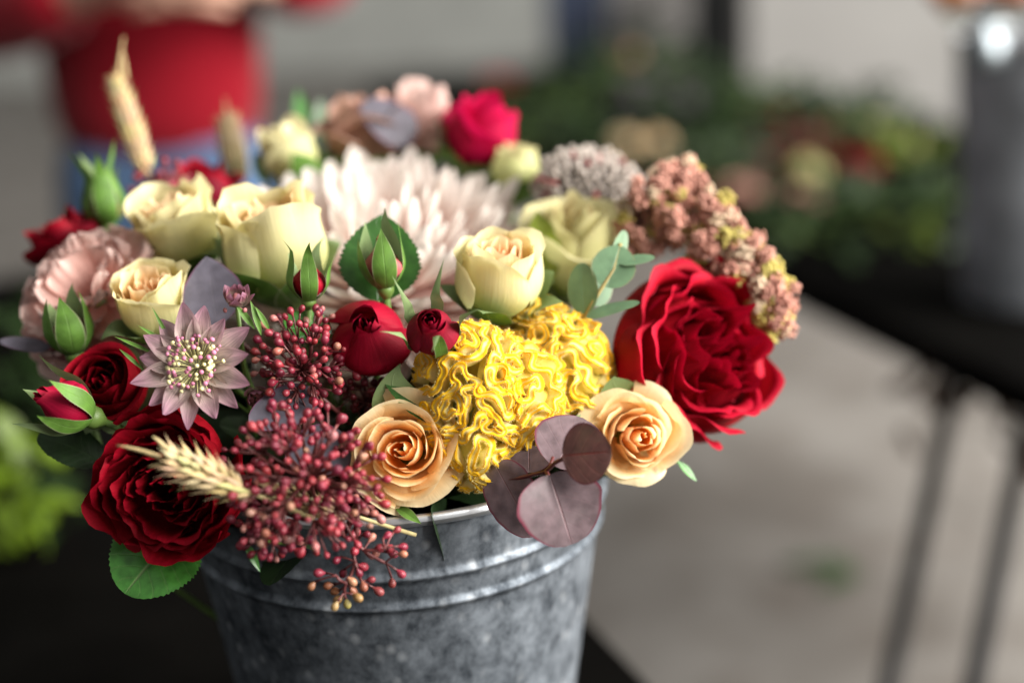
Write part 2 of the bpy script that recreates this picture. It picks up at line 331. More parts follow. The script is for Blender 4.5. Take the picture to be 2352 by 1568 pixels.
def fan_flower(name, label, cat, x, y, d, ax, R, n, mt, cin, cout, Wd, seed, thmax=1.65, curl=1.3, ruf=0.0, Lr=(.62, 1.0), chan=.5, dome=.75, roll=0.0, nu=8, nv=14, group=None, tipround=2.0, wshape=.7):
    axw = VW(*ax); M = frame(P(x, y, d)-axw*R*.35, axw, roll); root = thing(name, label, cat, M, group); rg = hsh(seed)
    for i in range(n):
        f = (i+.5)/n; th = thmax*f**.62; ph = i*2.39996+rg.uniform(-.15, .15); th += rg.uniform(-.07, .07)
        L = R*(Lr[0]+(Lr[1]-Lr[0])*f)*rg.uniform(.9, 1.08); cu = curl*(rg.uniform(.7, 1.25))
        u, v = uvgrid(nu, nv); s = v[:, 0]; ang = th+.35-cu*s**1.3*(.55+.45*f)
        dr = np.sin(ang); dz = np.cos(ang); ds = L/nv
        r = R*.10*math.sin(min(th, 1.57))+np.concatenate([[0], np.cumsum((dr[1:]+dr[:-1])/2*ds)]); z = np.concatenate([[0], np.cumsum((dz[1:]+dz[:-1])/2*ds)])*dome
        Wi = Wd*rg.uniform(.8, 1.15)*(.7+.5*f); wv = Wi*(.32+.68*np.sin(np.clip(s/.75, 0, 1)*PI/2)**wshape)*np.sqrt(np.clip(1-np.clip((s-.72)/.285, 0, 1)**tipround, .0, 1))
        T = np.stack([dr, dz], -1); Nn = np.stack([-dz, dr], -1)   # inward normal
        off = chan*wv[:, None]*(u**2) + ruf*R*v**2.5*(np.sin(u*5.5+i)+.6*np.sin(u*13+i*2.1))*.5
        rr = r[:, None]+Nn[:, 0][:, None]*off; zz = z[:, None]+Nn[:, 1][:, None]*off
        if ruf: zz = zz + ruf*R*.5*np.sin(u*17+i)*v**6
        lat = wv[:, None]*u + .08*R*snoise(v*2, v*0, seed+i)*v*.4
        X = rr*math.cos(ph)-lat*math.sin(ph); Y = rr*math.sin(ph)+lat*math.cos(ph)
        j = rg.uniform(.92, 1.06); c = lerp3(cin, cout, f)
        obj('petal', gridmesh('petal', X, Y, zz, u, v), mt, root, color=tuple(min(1, q*j) for q in c))
    b = MB(); b.lathe([(.0005, -.12*R), (.14*R, -.08*R), (.2*R, .04*R), (.001, .08*R)], 12); obj('receptacle', b.mesh('receptacle'), M_stem, root)
    add_stem(root, M, .002, z0=-.1*R); return root, M

# ------------------------------------------------------------------ leaves
def leaf_mesh(L, W, kind='round', serr=0.0, teeth=16, fold=.2, bend=.2, wav=.0, seed=0, nu=10, nv=None):
    nv = nv or (teeth*4 if serr else 22)
    u, v = uvgrid(nu, nv); s = v[:, 0]
    if kind == 'round': wd = np.sqrt(np.clip(1-(2*(s*.985+.008)-1)**2, 0, 1))*(1+.10*np.cos(s*PI))
    elif kind == 'point': wd = np.sin(PI*np.clip(s*.98+.02, 0, 1)**.80)**.85
    elif kind == 'drop': wd = np.sqrt(np.clip(1-(2*s**1.0-1)**2, 0, 1))*(1.12-.30*s)*np.where(s > .93, 1.0, 1.0)
    else: wd = np.sin(PI*np.clip(s*.97+.02, 0, 1)**.9)
    rg = hsh(seed+77); wd = wd*(1+.05*snoise(s*5, s*0, seed)+.012*snoise(s*23, s*0, seed+1))
    if serr: wd = wd*(1-serr*(1-((s*teeth) % 1.0)))
    wd = W/2*wd
    x = wd[:, None]*u; ys = s[:, None]*L+0*u
    if serr: ys = ys + serr*.35*W*np.abs(u)**6*0
    z = fold*np.abs(x)*(1-.3*s[:, None]) + wav*W*snoise(u*2.0+seed, v*3.2, seed)*np.abs(u)
    # bend along the length
    th = bend*s; yy = np.cumsum(np.cos(th))*L/nv; zz = np.cumsum(-np.sin(th))*L/nv
    ny, nz = np.sin(th), np.cos(th)
    Y = (yy-yy[0])[:, None] + z*ny[:, None]; Z = (zz-zz[0])[:, None] + z*nz[:, None]
    return gridmesh('leaf', x, Y, Z, u, v)
def pxleaf(root, a, b, nrm, Wpx, kind, mt, seed=0, name='leaf', Minv=None, label=None, **kw):
    A, B = P(*a), P(*b); L = np.linalg.norm(B-A); W = Wpx/FPX*(a[2]+b[2])/2
    Mw = frameY(A, B-A, VW(*nrm)); Ml = (root.matrix_world.inverted() @ Mw) if root is not None else Mw
    o = obj(name, leaf_mesh(L, W, kind, seed=seed, **kw), mt, root, Ml, label=label)
    return o
def pxtube(root, name, pts, r, mt, n=6):
    b = MB(); inv = root.matrix_world.inverted(); b.tube([np.array(inv @ Vector(P(*p))) for p in pts], r, n); return obj(name, b.mesh(name), mt, root)
def rootat(name, label, cat, p, group=None):
    return thing(name, label, cat, Matrix.Translation(Vector(P(*p))), group)
def into_bucket(root, p, r=.0016, mt=None):
    a = P(*p); tgt = STEM_T+np.array([RNG.uniform(-.03, .03), RNG.uniform(-.03, .03), RNG.uniform(-.02, .02)])
    mid = (a+tgt)/2; mid[2] = a[2]*.6+tgt[2]*.4; mid[:2] = tgt[:2]*.6+a[:2]*.4
    inv = root.matrix_world.inverted(); b = MB(); b.tube([np.array(inv @ Vector(q)) for q in bez(a, mid, tgt, 9)], r, 7); return obj('stem', b.mesh('stem'), mt or M_stem, root)

# ------------------------------------------------------------------ SETTING
BX, BY, BZ = -.0614, .6643, 1.27-.2435       # bucket rim centre
RIM, TAPER = .1094, .152
TAB = .775
STEM_T = np.array([BX, BY, BZ-.06])
def struct(name, me, mt): o = obj(name, me, mt); o['kind'] = 'structure'; return o
m, nt, out = mat('concrete_floor'); n = N(nt); tc = n('ShaderNodeTexCoord').outputs['Object']
f1 = n.noise(2.6, tc, 5, .6, .6); f2 = n.noise(7.0, tc, 6, .6); f3 = n.noise(120, tc, 2)
c = n.mix(n.ramp(f1, [(.36, 0), (.62, 1)]), (.135, .122, .109), (.235, .222, .206))
c = n.mix(n.ramp(f2, [(.52, 0), (.68, .75)]), c, (.125, .104, .088))
finish(n, out, c, n.ramp(f2, [(.3, .45), (.7, .7)]), 0, .35, n.bump(f3, .15, .002)); M_floor = m
struct('floor', mesh('floor', [(-14, -4, 0), (14, -4, 0), (14, 16, 0), (-14, 16, 0)], [(0, 1, 2, 3)], smooth=False), M_floor)
M_wall = plain('painted_wall', (.30, .31, .295), .8, .2, 2.5, .12)
b = MB(); b.box((0, 12.6, 2.2), (28, .2, 4.4)); struct('wall', b.mesh('wall', False), M_wall)
M_black = plain('black_table_top', (.0025, .0023, .002), .8, .02, 14, .4, bumps=.1)
M_blackm = plain('black_steel', (.006, .006, .007), .6, .2, 20, .3)

# --- the black table that carries the bucket
e0, e1 = G(1352, 1429, TAB), G(1484, 1568, TAB); ed = unit(e0-e1); en = np.array([ed[1], -ed[0], 0])
far = G(0, 640, TAB); tfar = (far-e1)@ed
c0 = e1 + ed*tfar; W1 = 1.6; tl = tfar+.75
cen = e1 + ed*(tfar-tl/2) - en*W1/2
Mt = Matrix(((en[0], ed[0], 0, cen[0]), (en[1], ed[1], 0, cen[1]), (0, 0, 1, 0), (0, 0, 0, 1)))
tb = thing('work_table', 'black work table under the metal bucket of flowers', 'table', Mt)
b = MB(); b.box((0, 0, TAB-.02), (W1, tl, .04)); obj('tabletop', b.mesh('tabletop', False), M_black, tb)
for sx in (-1, 1):
    for sy in (-1, 1):
        b = MB(); b.box((sx*(W1/2-.04), sy*(tl/2-.04), (TAB-.04)/2), (.04, .04, TAB-.044)); obj('leg', b.mesh('leg', False), M_blackm, tb)

# --- second table on the right, covered with loose flowers
TB2 = .75
q0, q1 = G(1840, 648, TB2), G(2352, 880, TB2); d2 = unit(q0-q1); n2 = np.array([d2[1], -d2[0], 0])
qf = G(935, 205, TB2); l2 = (qf-q1)@d2+.25; W2 = 1.0; near = -.12
cen2 = q1 + d2*(l2+near)/2 + n2*W2/2
M2 = Matrix(((n2[0], d2[0], 0, cen2[0]), (n2[1], d2[1], 0, cen2[1]), (0, 0, 1, 0), (0, 0, 0, 1)))
t2 = thing('flower_table', 'long black table on thin steel legs strewn with loose flowers', 'table', M2)
b = MB(); b.box((0, 0, TB2-.02), (W2, l2-near, .04)); obj('tabletop', b.mesh('tabletop', False), M_black, t2)
def leg2(px0, py0, px1, py1, d):
    inv = M2.inverted(); a = np.array(inv @ Vector(G(px0, py0, TB2-.04))); v = _f+(px1-1176)/FPX*_r-(py1-784)/FPX*_u
    bpt = CAM+v*d; dirn = unit(np.array(inv @ Vector(bpt))-a); e = a+dirn*((0-a[2])/dirn[2])
    b = MB(); b.tube([a, e], .0105, 10); obj('leg', b.mesh('leg'), M_blackm, t2)
leg2(2190, 880, 2042, 1568, 1.50)
leg2(2372, 900, 2238, 1568, 1.40)
for sx, sy in ((-.46, .9), (.46, .9), (.46, -.8)):
    b = MB(); b.tube([(sx, sy, TB2-.03), (sx*1.02, sy*1.03, 0)], .0105, 10); obj('leg', b.mesh('leg'), M_blackm, t2)

# ------------------------------------------------------------------ BUCKET
m, nt, out = mat('galvanised_steel'); n = N(nt); tc = n('ShaderNodeTexCoord').outputs['Object']
mp = n('ShaderNodeMapping'); mp.inputs['Scale'].default_value = (1, 1, .8); n.link(tc, mp.inputs[0])
f1 = n.noise(75, mp.outputs[0], 5, .62, .25); f2 = n.noise(260, mp.outputs[0], 4, .6); f3 = n.noise(14, mp.outputs[0], 3)
vo = n('ShaderNodeTexVoronoi'); vo.inputs['Scale'].default_value = 110; n.link(mp.outputs[0], vo.inputs['Vector'])
sp = n.ramp(vo.outputs['Distance'], [(.10, 1), (.34, 0)])
spm = n.math('MULTIPLY', sp, n.ramp(n.noise(40, mp.outputs[0], 2), [(.48, 0), (.62, 1)]))
k = n.math('ADD', n.math('MULTIPLY', f1, .7), n.math('MULTIPLY', f2, .3))
c = n.mix(n.ramp(k, [(.38, 0), (.64, 1)]), (.052, .062, .075), (.22, .25, .285))
c = n.mix(n.math('MULTIPLY', spm, .5), c, (.66, .70, .74))
r = n.ramp(k, [(.35, .68), (.62, .58)])
finish(n, out, c, r, 0, .4, n.bump(f1, .25, .001), n.ramp(k, [(.35, .8), (.65, .6)])); M_zinc = m
M_rim = plain('bright_rim_steel', (.66, .69, .72), .36, .5, 60, .25, metal=.85)
BH = BZ-TAB
Mb = Matrix.Translation((BX, BY, TAB+.001))
bk = thing('metal_bucket', 'round galvanised metal bucket holding the flower arrangement', 'bucket', Mb)
def rad(z): return RIM-.001 + TAPER*(z-BH)
def prof_wall():
    pr = [(.001, .004), (rad(0)-.004, .004), (rad(0), .0), (rad(.008), .008)]
    for z in np.linspace(.012, BH-.006, 260):
        r = rad(z)
        for zr in (.0325, .0476): r += .0025*math.exp(-((z-(BH-zr))/.0019)**2)
        pr.append((r, z))
    inn = [(r-.0012, z) for r, z in pr[3:]][::-1]
    return pr + inn + [(.001, .0052)]
b = MB(); b.lathe(prof_wall(), 128); obj('bucket_wall', b.mesh('bucket_wall'), M_zinc, bk)
b = MB(); b.lathe([(rad(BH)+.0022*math.cos(a)-.0004, BH-.004+.0028*math.sin(a)) for a in np.linspace(0, 2*PI, 13)], 128); obj('rolled_rim', b.mesh('rolled_rim'), M_rim, bk)
m_w = plain('dark_water', (.004, .006, .004), .1, .5)
b = MB(); b.lathe([(rad(BH*.55)-.003, BH*.55), (.001, BH*.55)], 48); o = obj('water', b.mesh('water'), m_w, bk)

# ------------------------------------------------------------------ CREAM, PEACH AND RED ROSES
CI, CO = (.90, .50, .24), (.78, .70, .34)
rose('cream_rose', 'open cream rose with peach centre at the left edge of the blush chrysanthemum', 'rose', 632, 556, .665, (-.14, .86, .42), .0250, .056, 19, M_cream, CI, (.72, .68, .33), lip=(.10, .95), body=(.22, .98), seed=3, flare_last=2, flare=.92, flarecurl=.2, wav=.07, curl=(.02, .18), jit=.04, tip=.05, hin=.84, roll=.4, ruf=.07, ruff=8, mtin=M_heart)
rose('cream_rose', 'cream rose with folded peach petals between pink carnation and larger cream rose', 'rose', 408, 528, .690, (-.25, .85, .40), .0215, .043, 17, M_cream, CI, (.70, .62, .30), lip=(.10, .95), body=(.22, .98), seed=8, flare_last=2, flare=.96, flarecurl=.22, wav=.08, curl=(.02, .22), tip=.06, jit=.04, hin=.86, roll=1.4, ruf=.07, ruff=8, mtin=M_heart)
rose('cream_rose', 'small cream rose with orange centre, left of the plum leaf above the star flower', 'rose', 352, 690, .640, (-.10, .78, .55), .0185, .036, 17, M_cream, (.90, .44, .16), (.74, .66, .33), lip=(.08, .95), body=(.22, .98), seed=12, flare_last=2, flare=.96, flarecurl=.22, wav=.07, curl=(.02, .22), tip=.04, jit=.04, hin=.80, roll=2.2, ruf=.07, ruff=8, mtin=M_heart)
rose('cream_rose', 'bright cream cupped rose with apricot heart directly above the yellow cockscomb', 'rose', 1150, 630, .640, (.05, .82, .52), .0212, .041, 17, M_cream, (.92, .42, .15), (.82, .76, .44), lip=(.06, .92), body=(.18, 1.0), seed=21, flare_last=1, flare=.95, flarecurl=.2, wav=.045, jit=.04, curl=(.02, .16), tip=.03, hin=.90, roll=.7, ruf=.03, ruff=8, detail=1.3, mtin=M_heart)
rose('cream_rose', 'pale greenish rose with peach tint behind the sage eucalyptus sprig', 'rose', 1322, 560, .715, (.10, .80, .5), .0265, .056, 13, M_pale, (.74, .50, .26), (.60, .56, .28), lip=(.08, .8), body=(.3, .95), seed=31, flare_last=3, flare=1.1, wav=.08, curl=(.02, .35), tip=.05)
rose('cream_rose', 'pale green half open rose under the magenta rose at the back', 'rose', 1188, 388, .790, (.1, .95, .25), .0155, .034, 9, M_pale, (.62, .58, .34), (.46, .52, .22), lip=(.1, .72), seed=41, wav=.06, curl=(0, .2))
rose('cream_rose', 'blurred cream rose lying at the back left of the chrysanthemum', 'rose', 662, 355, .800, (-.5, .7, .2), .0175, .040, 9, M_cream, (.74, .56, .30), (.66, .60, .34), lip=(.1, .8), seed=43, wav=.08, flare_last=2, flare=1.1)
rose('peach_rose', 'open peach spray rose seen face on above the bucket rim, left of the yellow cockscomb', 'rose', 926, 1034, .600, (-.10, .14, 1.0), .0250, .030, 24, M_peach, (.98, .44, .085), (.98, .72, .38), lip=(.05, 1.0), body=(.10, .74), hw=(1.25, 1.0), seed=5, wav=.07, spiral=.14, curl=(.02, .16), tip=.03, flare_last=3, flare=1.16, hin=.98, hout=.66, roll=.5, vb=.42, cpow=.9, lpow=.95, detail=1.4, flarecurl=.16, ruf=.025, jit=.05, sep=3)
rose('peach_rose', 'pale apricot rose seen face on beside the large red rose, right of the plum eucalyptus', 'rose', 1466, 1002, .628, (.16, .08, .98), .0228, .030, 21, M_peach, (.98, .48, .12), (.98, .75, .43), lip=(.06, 1.0), body=(.12, .78), hw=(1.2, 1.0), seed=15, wav=.10, spiral=.14, curl=(.04, .24), tip=.03, flare_last=4, flare=1.08, hin=.98, hout=.62, roll=2.0, vb=.45, lpow=.95, detail=1.3, ruf=.04, jit=.06, sep=2)
RI, RO = (.22, .002, .006), (.40, .003, .010)
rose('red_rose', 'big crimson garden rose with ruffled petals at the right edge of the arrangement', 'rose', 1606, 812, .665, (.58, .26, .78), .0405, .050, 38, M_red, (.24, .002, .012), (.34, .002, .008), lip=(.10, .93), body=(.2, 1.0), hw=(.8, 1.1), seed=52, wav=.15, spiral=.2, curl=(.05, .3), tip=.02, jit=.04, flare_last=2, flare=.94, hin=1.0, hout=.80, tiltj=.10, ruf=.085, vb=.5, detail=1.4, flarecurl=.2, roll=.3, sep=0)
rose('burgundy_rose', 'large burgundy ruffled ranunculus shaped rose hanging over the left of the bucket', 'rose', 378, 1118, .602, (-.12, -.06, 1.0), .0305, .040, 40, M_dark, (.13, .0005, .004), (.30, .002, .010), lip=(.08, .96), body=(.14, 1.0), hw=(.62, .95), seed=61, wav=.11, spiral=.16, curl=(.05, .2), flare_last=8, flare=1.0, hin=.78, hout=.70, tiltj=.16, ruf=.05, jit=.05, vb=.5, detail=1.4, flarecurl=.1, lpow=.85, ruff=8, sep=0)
rose('burgundy_rose', 'shadowed burgundy rose tucked between the pink star flower and the sepalled crimson bud', 'rose', 250, 890, .630, (-.10, .38, .9), .0175, .032, 18, M_dark, (.09, .0, .003), (.20, .001, .006), lip=(.06, .86), body=(.2, 1.0), seed=71, wav=.07, curl=(.02, .2), flare_last=2, flare=1.05)
rose('burgundy_rose', 'round crimson globe rose with smooth folded petals beside the upper red berries', 'rose', 845, 772, .622, (-.03, .52, .85), .0192, .036, 9, M_bud, (.16, .0, .008), (.34, .002, .022), lip=(.05, .34), body=(.3, 1.0), hw=(1.2, 1.4), seed=83, wav=.04, spiral=.16, curl=(0, .08), hin=.88, hout=.97, vb=.50, detail=1.3, sep=0)
rose('red_rose', 'blurred magenta red rose at the top of the arrangement behind the chrysanthemum', 'rose', 1104, 305, .800, (.25, .80, .35), .0225, .046, 10, M_mag, (.42, .001, .03), (.55, .004, .07), lip=(.1, .85), seed=91, wav=.08, flare_last=2, flare=1.15, tip=.08, curl=(0, .2))
rose('burgundy_rose', 'blurred dark red rose peeking out behind the pink carnation', 'rose', 162, 562, .735, (-.5, .75, .3), .0215, .038, 10, M_dark, (.10, .001, .006), (.17, .001, .012), lip=(.1, .9), seed=95, wav=.08, flare_last=3, flare=1.15)
rose('burgundy_rose', 'blurred dark red rose behind the two left cream roses, next to the back berries', 'rose', 468, 436, .780, (.0, .95, .25), .021, .034, 9, M_dark, (.10, .001, .006), (.18, .001, .016), lip=(.1, .9), seed=97, wav=.08, flare_last=2, flare=1.15)
rose('dusky_rose', 'brownish pink faded rose at the very back under the round plum leaf', 'rose', 835, 300, .825, (-.15, .9, .3), .027, .050, 12, M_dusk, (.36, .17, .10), (.50, .28, .19), lip=(.1, .9), seed=99, wav=.12, flare_last=4, flare=1.2, ruf=.06)
rose('dusky_rose', 'pale pink ruffled rose behind the round plum leaf at the top of the arrangement', 'rose', 975, 280, .835, (.1, .9, .35), .022, .046, 12, M_carn, (.66, .40, .34), (.72, .50, .45), lip=(.1, .92), seed=101, wav=.12, flare_last=3, flare=1.2, ruf=.08)

# ------------------------------------------------------------------ CHRYSANTHEMUM AND CARNATION
fan_flower('chrysanthemum', 'huge blush white chrysanthemum with long incurved petals in the middle of the arrangement', 'chrysanthemum', 872, 506, .728, (.0, .84, .54), .104, 290, M_mum, (.92, .82, .76), (.90, .76, .70),   .0092, 11, thmax=1.9, curl=1.10, Lr=(.66, 1.05), chan=.38, dome=.84, wshape=.8, tipround=1.5)
fan_flower('carnation', 'dusty pink ruffled carnation at the left edge of the arrangement', 'carnation', 192, 652, .668, (-.22, .55, .80), .0390, 46, M_carn, (.86, .54, .47), (.88, .62, .55), .0145, 19, thmax=1.75, curl=.15, ruf=.10, Lr=(.75, 1.0), chan=.2, dome=.9, nu=16, tipround=5, wshape=1.4)

# ------------------------------------------------------------------ BUDS
bud('rose_bud', 'dark red rosebud with curled grey green sepals between globe rose and yellow cockscomb', 990, 757, .600, (.02, .42, .92), .0112, .0235, 4, cin=(.14, .002, .012), cout=(.22, .006, .022), open_=.42, sepL=1.5, flare=.7, sepw=.27, npet=9)
bud('rose_bud', 'crimson rosebud half wrapped in green sepals at the far left, lying sideways', 142, 930, .600, (-.72, .38, .55), .0122, .0265, 24, cin=(.20, .001, .012), cout=(.36, .003, .035), open_=.22, sepL=1.25, flare=.40, sepw=.36, npet=6)
bud('rose_bud', 'small red tipped rosebud standing upright in front of the open cream rose', 708, 640, .622, (.03, .96, .28), .0082, .0190, 34, cin=(.28, .004, .02), cout=(.36, .004, .02), open_=.08, sepL=1.25, flare=.75, sepw=.50)
bud('rose_bud', 'closed green rosebud with thin red seams in front of a dark serrated leaf', 878, 600, .628, (-.10, .97, .20), .0092, .0235, 44, cin=(.34, .02, .04), cout=(.5, .12, .12), open_=.05, sepL=1.22, flare=.22, sepw=.66)
bud('rose_bud', 'closed green rosebud in front of the pink carnation', 158, 755, .640, (-.12, .95, .28), .0098, .0230, 54, cin=(.3, .1, .1), cout=(.3, .2, .12), open_=.05, sepL=1.2, flare=.30, sepw=.72)
bud('rose_bud', 'blurred green rosebud with long sepal tips left of the back berries', 240, 470, .735, (-.10, .97, .2), .0100, .0215, 64, cin=(.25, .02, .03), cout=(.2, .1, .05), open_=.05, sepL=1.75, flare=1.0, sepw=.64)

# ------------------------------------------------------------------ YELLOW COCKSCOMB
m, nt, out = mat('cockscomb_crest'); n = N(nt); uv = n('ShaderNodeUVMap').outputs[0]; sep = n('ShaderNodeSeparateXYZ'); n.link(uv, sep.inputs[0])
tc = n('ShaderNodeTexCoord').outputs['Object']; no = n.noise(220, tc, 4); no2 = n.noise(1400, tc, 2)
lo = n.noise(95, tc, 3)
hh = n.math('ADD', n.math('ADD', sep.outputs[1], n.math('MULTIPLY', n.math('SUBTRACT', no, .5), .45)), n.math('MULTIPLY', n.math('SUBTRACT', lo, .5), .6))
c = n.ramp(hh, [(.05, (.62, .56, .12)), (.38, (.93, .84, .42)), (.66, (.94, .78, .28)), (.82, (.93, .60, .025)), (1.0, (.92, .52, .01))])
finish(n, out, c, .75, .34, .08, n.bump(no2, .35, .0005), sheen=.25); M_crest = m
M_fuzz = plain('cockscomb_fuzz', (.95, .80, .38), .8, .1, 90, .3, trans=.3)
M_cbase = plain('cockscomb_body', (.72, .60, .12), .7, .2, 200, .35)
cx = P(1170, 920, .64); cr = thing('yellow_cockscomb', 'bright yellow brain shaped cockscomb bloom in the centre right', 'cockscomb', Matrix.Translation(Vector(cx)))
def ico(sub):
    bm = bmesh.new(); bmesh.ops.create_icosphere(bm, subdivisions=sub, radius=1); bm.verts.ensure_lookup_table()
    V = np.array([v.co[:] for v in bm.verts]); F = np.array([[v.index for v in f.verts] for f in bm.faces]); bm.free(); return V, F
IV, IF = ico(6)
B3 = np.stack([_r, _u, -_f], 0)                        # rows: right, up, towards the viewer
lobes = [((1085, 915, .620), (118, 158, 120), 9), ((1280, 862, .648), (108, 136, 110), 22), ((1240, 778, .653), (80, 74, 70), 33), ((1092, 1034, .612), (62, 74, 70), 47), ((1185, 915, .626), (95, 115, 100), 58)]
LB = [(P(*c), np.array(r)/FPX*c[2]) for c, r, s in lobes]
def inside(pts, skip, f=.99):
    o = np.zeros(len(pts), bool)
    for i, (c, r) in enumerate(LB):
        if i != skip: o |= ((((pts-c) @ B3.T)/(r*f))**2).sum(1) < 1
    return o
rf = hsh(5); KW = 70
kd = rf.normal(size=(KW, 3)); kd /= np.linalg.norm(kd, axis=1)[:, None]; kk = kd*(2*PI/.0084)*rf.uniform(.8, 1.25, KW)[:, None]; kp = rf.uniform(0, 6.28, KW)
ks = rf.normal(size=(30, 3)); ks = ks/np.linalg.norm(ks, axis=1)[:, None]*(2*PI/.0062); ksp = rf.uniform(0, 6.28, 30)
def fld(p): return np.sin(p@kk.T+kp).sum(1)
def gfld(p): return np.cos(p@kk.T+kp) @ kk
def fz(p, o=0): return np.sin(p@ks.T+ksp+o).sum(1)/30**.5
fuzz = MB(); base = MB(); NF = 0
prof = [(-.75, -1.0, 0), (-.72, .0, .22), (-.85, .50, .5), (-1.12, .86, .80), (-1.0, 1.06, .97), (-.55, 1.02, .86), (0, .80, .62), (.55, 1.02, .86), (1.0, 1.06, .97), (1.12, .86, .80), (.85, .50, .5), (.72, .0, .22), (.75, -1.0, 0)]
for li, ((c, r), (_, _, sd)) in enumerate(zip(LB, lobes)):
    pts = c + (IV*r) @ B3; nr = (IV/r); nr = nr/np.linalg.norm(nr, axis=1)[:, None] @ B3
    base.add((c+(IV[:642]*r*.95) @ B3)-cx, [tuple(f) for f in ico(4)[1]]) if li == 0 else base.add((c+(ico(4)[0]*r*.95) @ B3)-cx, [tuple(f) for f in ico(4)[1]])
    f = fld(pts); ed_ = {}
    EP = []; EN = []; seg = []
    def pt(a, b_):
        k = (a, b_) if a < b_ else (b_, a)
        if k not in ed_:
            t = f[k[0]]/(f[k[0]]-f[k[1]]); t = min(.9, max(.1, t)); ed_[k] = len(EP); EP.append(pts[k[0]]*(1-t)+pts[k[1]]*t); EN.append(nr[k[0]]*(1-t)+nr[k[1]]*t)
        return ed_[k]
    sg = f > 0
    for tri in IF[(sg[IF].sum(1) % 3) != 0]:
        q = sg[tri]; odd = int(np.argmax(q == (q.sum() == 1)))
        a, b_, d_ = tri[odd], tri[(odd+1) % 3], tri[(odd+2) % 3]
        s_ = (pt(a, b_), pt(a, d_)); seg.append(s_ if q[odd] else s_[::-1])
    EP = np.array(EP); EN = np.array([unit(q) for q in EN])
    # smooth along the curve
    nb = [[] for _ in EP]
    for a, b_ in seg: nb[a].append(b_); nb[b_].append(a)
    for _ in range(6): EP = np.array([EP[i]*.5+.5*EP[nb[i]].mean(0) if nb[i] else EP[i] for i in range(len(EP))])
    bad = inside(EP, li) | (EN @ _f > .55)
    g = gfld(EP); g = g - EN*(g*EN).sum(1)[:, None]; g /= np.linalg.norm(g, axis=1)[:, None]+1e-9
    hgt = .0040*(1+.30*fz(EP)); wob = .0015*fz(EP, 2.1); thk = .00152*(1+.25*fz(EP, 4))
    par = list(range(len(EP)))
    def find(i):
        while par[i] != i: par[i] = par[par[i]]; i = par[i]
        return i
    seg = [s_ for s_ in seg if not (bad[s_[0]] or bad[s_[1]])]
    for a, b_ in seg: par[find(a)] = find(b_)
    comp = {}
    for s_ in seg: comp.setdefault(find(s_[0]), []).append(s_)
    for key, ss in comp.items():
        ids = sorted({i for s_ in ss for i in s_})
        if len(ids) < 14: continue
        mp_ = {i: j for j, i in enumerate(ids)}; ids = np.array(ids); K = len(prof); V = np.zeros((len(ids), K, 3)); UVs = np.zeros((len(ids), K, 2)); VV = []
        for k, (lx, hz, hv) in enumerate(prof):
            hz2 = max(hz, -.5)
            V[:, k] = EP[ids]+EN[ids]*(hgt[ids]*hz2)[:, None]+g[ids]*(thk[ids]*lx+wob[ids]*max(0, hz2))[:, None]; UVs[:, k, 1] = hv
        F_ = [(mp_[a]*K+k, mp_[b_]*K+k, mp_[b_]*K+k+1, mp_[a]*K+k+1) for a, b_ in ss for k in range(K-1)]
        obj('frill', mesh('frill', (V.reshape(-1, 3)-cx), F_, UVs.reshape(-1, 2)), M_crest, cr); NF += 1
        for j, i in enumerate(ids):
            for q in range(7):
                k = (3, 4, 8, 9)[rf.integers(0, 4)]; p = V[j, k]; dv = unit(EN[i]*(.35+prof[k][1]*.5)+g[i]*prof[k][0]*.9+rf.normal(size=3)*.35); sdv = unit(np.cross(dv, rf.normal(size=3)))*.00008
                fuzz.add([p-sdv-cx, p+sdv-cx, p+dv*rf.uniform(.0005, .0011)-cx], [(0, 1, 2)])
obj('flower_body', base.mesh('flower_body'), M_cbase, cr)
fo = obj('fuzz', fuzz.mesh('fuzz', False), M_fuzz, cr); fo['kind'] = 'stuff'
into_bucket(cr, (1150, 1000, .66), .004)

